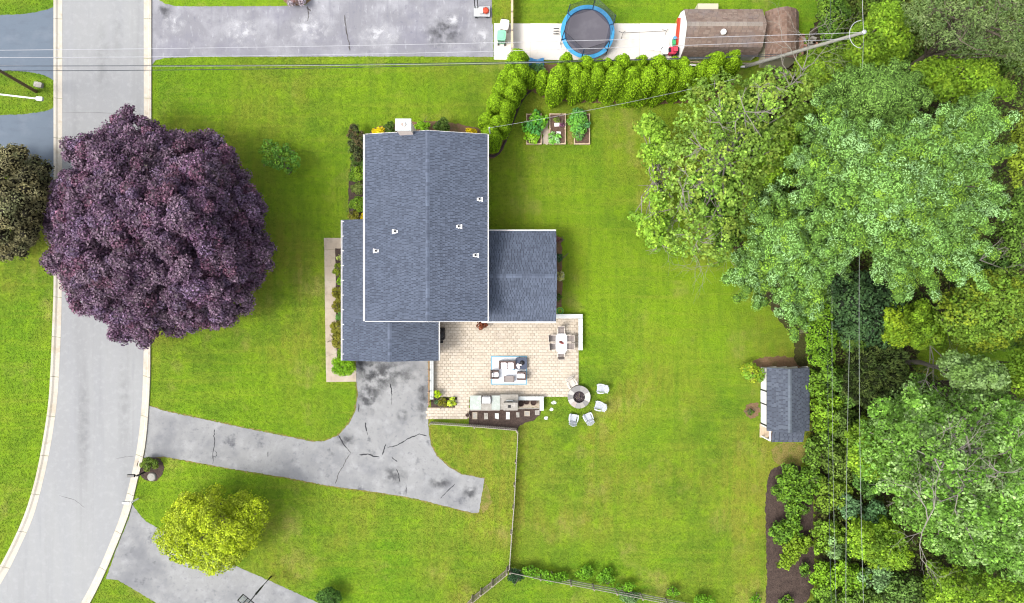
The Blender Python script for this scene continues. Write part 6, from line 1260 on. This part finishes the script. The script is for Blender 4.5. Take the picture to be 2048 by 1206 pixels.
UND = [(1640,760,34,30,2.5,[(0.075,0.14,0.012),(0.055,0.105,0.012)],'leafy green bush right beside the garden shed roof'),(1690,770,34,34,3,[(0.065,0.125,0.02),(0.05,0.10,0.015)],'green bush between the shed and the spruce'),(1650,830,36,34,3,[(0.085,0.15,0.01),(0.06,0.12,0.01)],'bright bush behind the middle of the garden shed'),(1690,850,32,36,3,[(0.05,0.085,0.015),(0.04,0.07,0.012)],'dark shrub between the low wires'),(1640,900,34,28,2.5,[(0.055,0.10,0.012),(0.045,0.08,0.012)],'mid green shrub behind the shed porch'),
       (1690,920,34,32,3,[(0.06,0.095,0.015),(0.045,0.075,0.012)],'olive shrub under the bright low wire'),(1740,960,30,34,4,[(0.05,0.11,0.02),(0.04,0.085,0.015)],'deep green shrub at the edge of the silvery maple'),(1668,990,30,36,2.6,[(0.075,0.12,0.012),(0.055,0.095,0.012)],'shrub beside the upper part of the mulch plot'),(1700,1015,22,24,3.5,[(0.07,0.13,0.055),(0.055,0.11,0.045)],'blue grey conifer tuft under the low wires'),(1748,1030,20,30,4,[(0.06,0.125,0.045),(0.05,0.105,0.04)],'blue green conifer tuft against the silvery maple'),
       (1655,1075,28,34,2.4,[(0.08,0.14,0.012),(0.06,0.11,0.012)],'shrub beside the lower part of the mulch plot'),(1668,1095,16,16,3,[(0.11,0.18,0.06),(0.09,0.15,0.05)],'pale grey green tuft by the low wires'),(1700,1090,30,30,2,[(0.045,0.085,0.015),(0.035,0.07,0.012)],'dark undergrowth bush in the gap of the wires'),(1775,1110,34,26,4,[(0.12,0.19,0.008),(0.09,0.15,0.008)],'golden green drooping conifer below the silvery maple'),(1750,1155,32,22,3.5,[(0.085,0.15,0.055),(0.07,0.12,0.045)],'blue grey spreading shrub below the golden conifer'),
       (1660,1150,34,28,2.6,[(0.10,0.19,0.01),(0.08,0.15,0.01)],'bright green shrub low beside the mulch plot'),(1705,1150,30,30,2.8,[(0.09,0.17,0.01),(0.07,0.14,0.01)],'bright green shrub beneath the bright wire end'),(1655,1200,34,24,2.4,[(0.065,0.12,0.012),(0.05,0.095,0.012)],'shrub at the bottom edge beside the mulch plot'),(1720,1200,40,26,2.5,[(0.05,0.09,0.012),(0.04,0.07,0.012)],'dark shrub at the bottom edge under the wires'),(1800,1180,44,26,3,[(0.055,0.10,0.02),(0.045,0.08,0.015)],'dark green shrub at the bottom edge left of the corner maple'),(1880,1190,46,26,3,[(0.045,0.075,0.012),(0.035,0.06,0.01)],'shaded shrub at the bottom edge under the maple'),
       (1840,840,40,40,5,[(0.05,0.10,0.015),(0.04,0.08,0.012)],'dark leafy shrub showing through the top of the maple'),(2035,640,20,40,5,[(0.09,0.16,0.012),(0.07,0.13,0.012)],'green bush at the right edge beside the oak'),(2030,450,26,60,7,[(0.06,0.11,0.015),(0.045,0.085,0.012)],'dark tree mass at the right edge below the pine tip'),(2040,300,22,60,8,[(0.10,0.14,0.012),(0.075,0.11,0.012)],'olive bush at the right edge behind the pine tip'),(1990,520,40,26,4,[(0.05,0.10,0.02),(0.04,0.08,0.015)],'dark bush under the right side of the pine'),(1560,300,44,60,4,[(0.045,0.085,0.012),(0.035,0.065,0.01)],'dark understory bush between sycamore and pine'),(1480,250,50,60,3,[(0.06,0.11,0.015),(0.05,0.09,0.012)],'shaded understory bush beneath the sycamore'),(1430,380,46,60,2.5,[(0.05,0.10,0.012),(0.04,0.08,0.012)],'low understory bush beneath the sycamore branches'),(1450,470,30,30,2,[(0.055,0.10,0.012),(0.04,0.08,0.012)],'low bush at the lawn edge below the sycamore'),(1640,440,60,60,4,[(0.03,0.06,0.01)],'dark understory bush beneath the pines')]
for i, (px, py, rx, ry, h, c, lb) in enumerate(UND):
    bush('understory_shrub', lb, 'shrub', px, py, rx*1.15, h, [tuple(q*1.2 for q in w) for w in c]+[tuple(q*1.7 for q in c[0])], 300+i, leaf=.19, ry=ry*1.15, wob=.35, lump=.34, dens=.55, zj=.45, group='shrubs of the wood')
for i, (px, py, rx, ry, h, lb) in enumerate([(1575,965,28,30,1.6,'large leafy shrub at the top of the mulch plot'),(1612,970,22,26,1.5,'leafy shrub at the top of the plot nearest the wood'),(1580,1020,20,30,1.4,'shrub below the large one in the mulch plot'),(1572,1065,24,24,1.3,'middle shrub of the mulch plot'),(1590,1088,20,18,1.2,'yellowish shrub in the middle of the mulch plot'),(1571,1118,19,22,1.1,'bright low shrub nearest the lawn in the mulch plot'),(1605,1138,9,11,.6,'tiny round shrub on the bare mulch'),(1570,1203,12,8,.5,'little shrub at the bottom of the mulch plot')]):
    bush('plot_shrub', lb, 'shrub', px+4, py, rx*1.25, h*1.2, [(0.075,0.155,0.015),(0.06,0.12,0.015),(0.10,0.19,0.015)] if i not in (4,5) else [(0.12,0.19,0.012),(0.10,0.165,0.012)], 350+i, leaf=.19, ry=ry*1.2, wob=.4, dens=.6, lump=.24, zj=.25, group='shrubs of the mulch plot')
# bare dead branches showing in the wood
def dead(label, px, py, z, dirs, seed, L=3.5):
    rn = random.Random(seed); t = thing('bare_tree', label, 'tree', W(px,py,0), 'bare branches in the wood'); p0 = Vector(W(px,py,z)); b = Vector(W(px,py,0)); MB().tube([b,b.lerp(p0,.5),p0],.07,6,.05).build('trunk', BARKG, t); mb = MB()
    def grow(p, a, L, r, dep):
        q = p
        for k in range(3):
            a += rn.uniform(-.35,.35); n_ = q+Vector((L/3*cos(a), L/3*sin(a), rn.uniform(-.05,.25)*L/3)); mb.tube([q,n_], r*(1-.2*k), 5, r*(.8-.2*k)); q = n_
            if dep < 3: grow(q, a+rn.choice((-1,1))*rn.uniform(.4,.9), L*.6, r*.55, dep+1)
    for a in dirs: grow(p0, a, L, .038, 0)
    mb.build('branches', BARKG, t)
dead('bare grey branch reaching out of the sycamore towards the lawn', 1440, 430, 5, (-2.1,-1.6,3.6), 1); dead('bare brown branches right of the pine', 1960, 520, 5, (.3,-.2,.8), 2, 2.6); dead('bare twisted branches below the pine', 1845, 620, 3, (-.6,-.2,-1.0), 3, 3.4); dead('bare pale branches in the middle of the silvery maple', 1880, 940, 13.6, (1.2,2.2,.3), 4, 2.2); dead('bare twigs behind the brown shed', 1605, 140, 6.5, (1.2,2.0,.6), 5, 2.6); dead('bare pale twigs low in the silvery maple', 1855, 1040, 13, (1.0,1.8,-2.0), 6, 2.4); dead('bare twigs in the shaded clearing', 1860, 690, 3, (-1.2,-.7,-1.9), 7, 3.0)

# low undergrowth filling the floor of the wood, and the lawn's grass
rn = np.random.default_rng(77)
UG = [[(1625,600),(1700,560),(1830,600),(1830,720),(1900,780),(2060,800),(2060,1230),(1640,1230),(1640,960),(1625,880)], [(1500,180),(1620,130),(1830,130),(2060,130),(2060,600),(1850,600),(1660,560),(1560,480),(1500,400),(1480,300)], [(1640,-20),(1830,-20),(2060,-20),(2060,140),(1660,140)]]
CC = []
for pl_ in UG:
    S_ = sample_poly(pl_, 750, rn); z_ = rn.uniform(.15,1.5,len(S_)); k_ = (H-z_)/(25*H); CC.append(np.stack([(S_[:,0]-1024)*k_,(603-S_[:,1])*k_,z_],1))
CC = np.concatenate(CC); A = clumps(CC, rn.uniform(.3,.65,len(CC)), 34, .22, [(0.05,0.09,0.012),(0.04,0.075,0.01),(0.07,0.11,0.015),(0.06,0.07,0.015)], rn, aspect=.6, colvar=.3)
o = bpy.data.objects.new('undergrowth', leaf_mesh('undergrowth', *A, LEAF, (0,0,0))); C.objects.link(o); tag(o, 'low mixed green undergrowth between the shrubs of the wood', 'undergrowth', kind='stuff')
HARD += [pxpoly(PAT), [(-12.9,-4.5),(-5.6,-4.5),(-5.6,-1.5),(3.3,-1.5),(3.3,5.3),(-1.8,5.3),(-1.8,12.1),(-10.6,12.1),(-10.6,6.2),(-12.9,6.2)], pxpoly([(988,46),(1360,46),(1360,121),(988,121)]), [(13.2,19.2),(22.2,18.6),(22.2,22.7),(13.2,22.7)], pxpoly([(648,475),(714,475),(714,764),(652,764)]), pxpoly(DW)]
NB = 250000; P = np.stack([rn.uniform(-42,25,NB), rn.uniform(-25,25,NB)],1); bad = np.zeros(NB,bool)
for pl_ in HARD:
    a_ = np.array(pl_); lo_, hi_ = a_.min(0), a_.max(0); m_ = np.where((P[:,0] > lo_[0])&(P[:,0] < hi_[0])&(P[:,1] > lo_[1])&(P[:,1] < hi_[1]))[0]
    if len(m_): bad[m_] |= inside(pl_, P[m_])
P = P[~bad]; n_ = len(P); ln_ = rn.uniform(.07,.17,n_); az = rn.uniform(0,2*pi,n_); el = rn.uniform(.1,.6,n_)
tg = np.stack([np.cos(az)*np.cos(el), np.sin(az)*np.cos(el), np.sin(el)],1); nr = norm(np.cross(np.cross(tg, np.array([0,0,1.])), tg)); pos = np.stack([P[:,0],P[:,1],.005+ln_/2*np.sin(el)],1)
o = bpy.data.objects.new('grass', leaf_mesh('grass', pos, nr, tg, ln_, ln_*.42, np.ones((n_,3))*.1, BLADE, (0,0,0))); C.objects.link(o); tag(o, 'mown green grass tufts over the lawns', 'grass', kind='stuff')
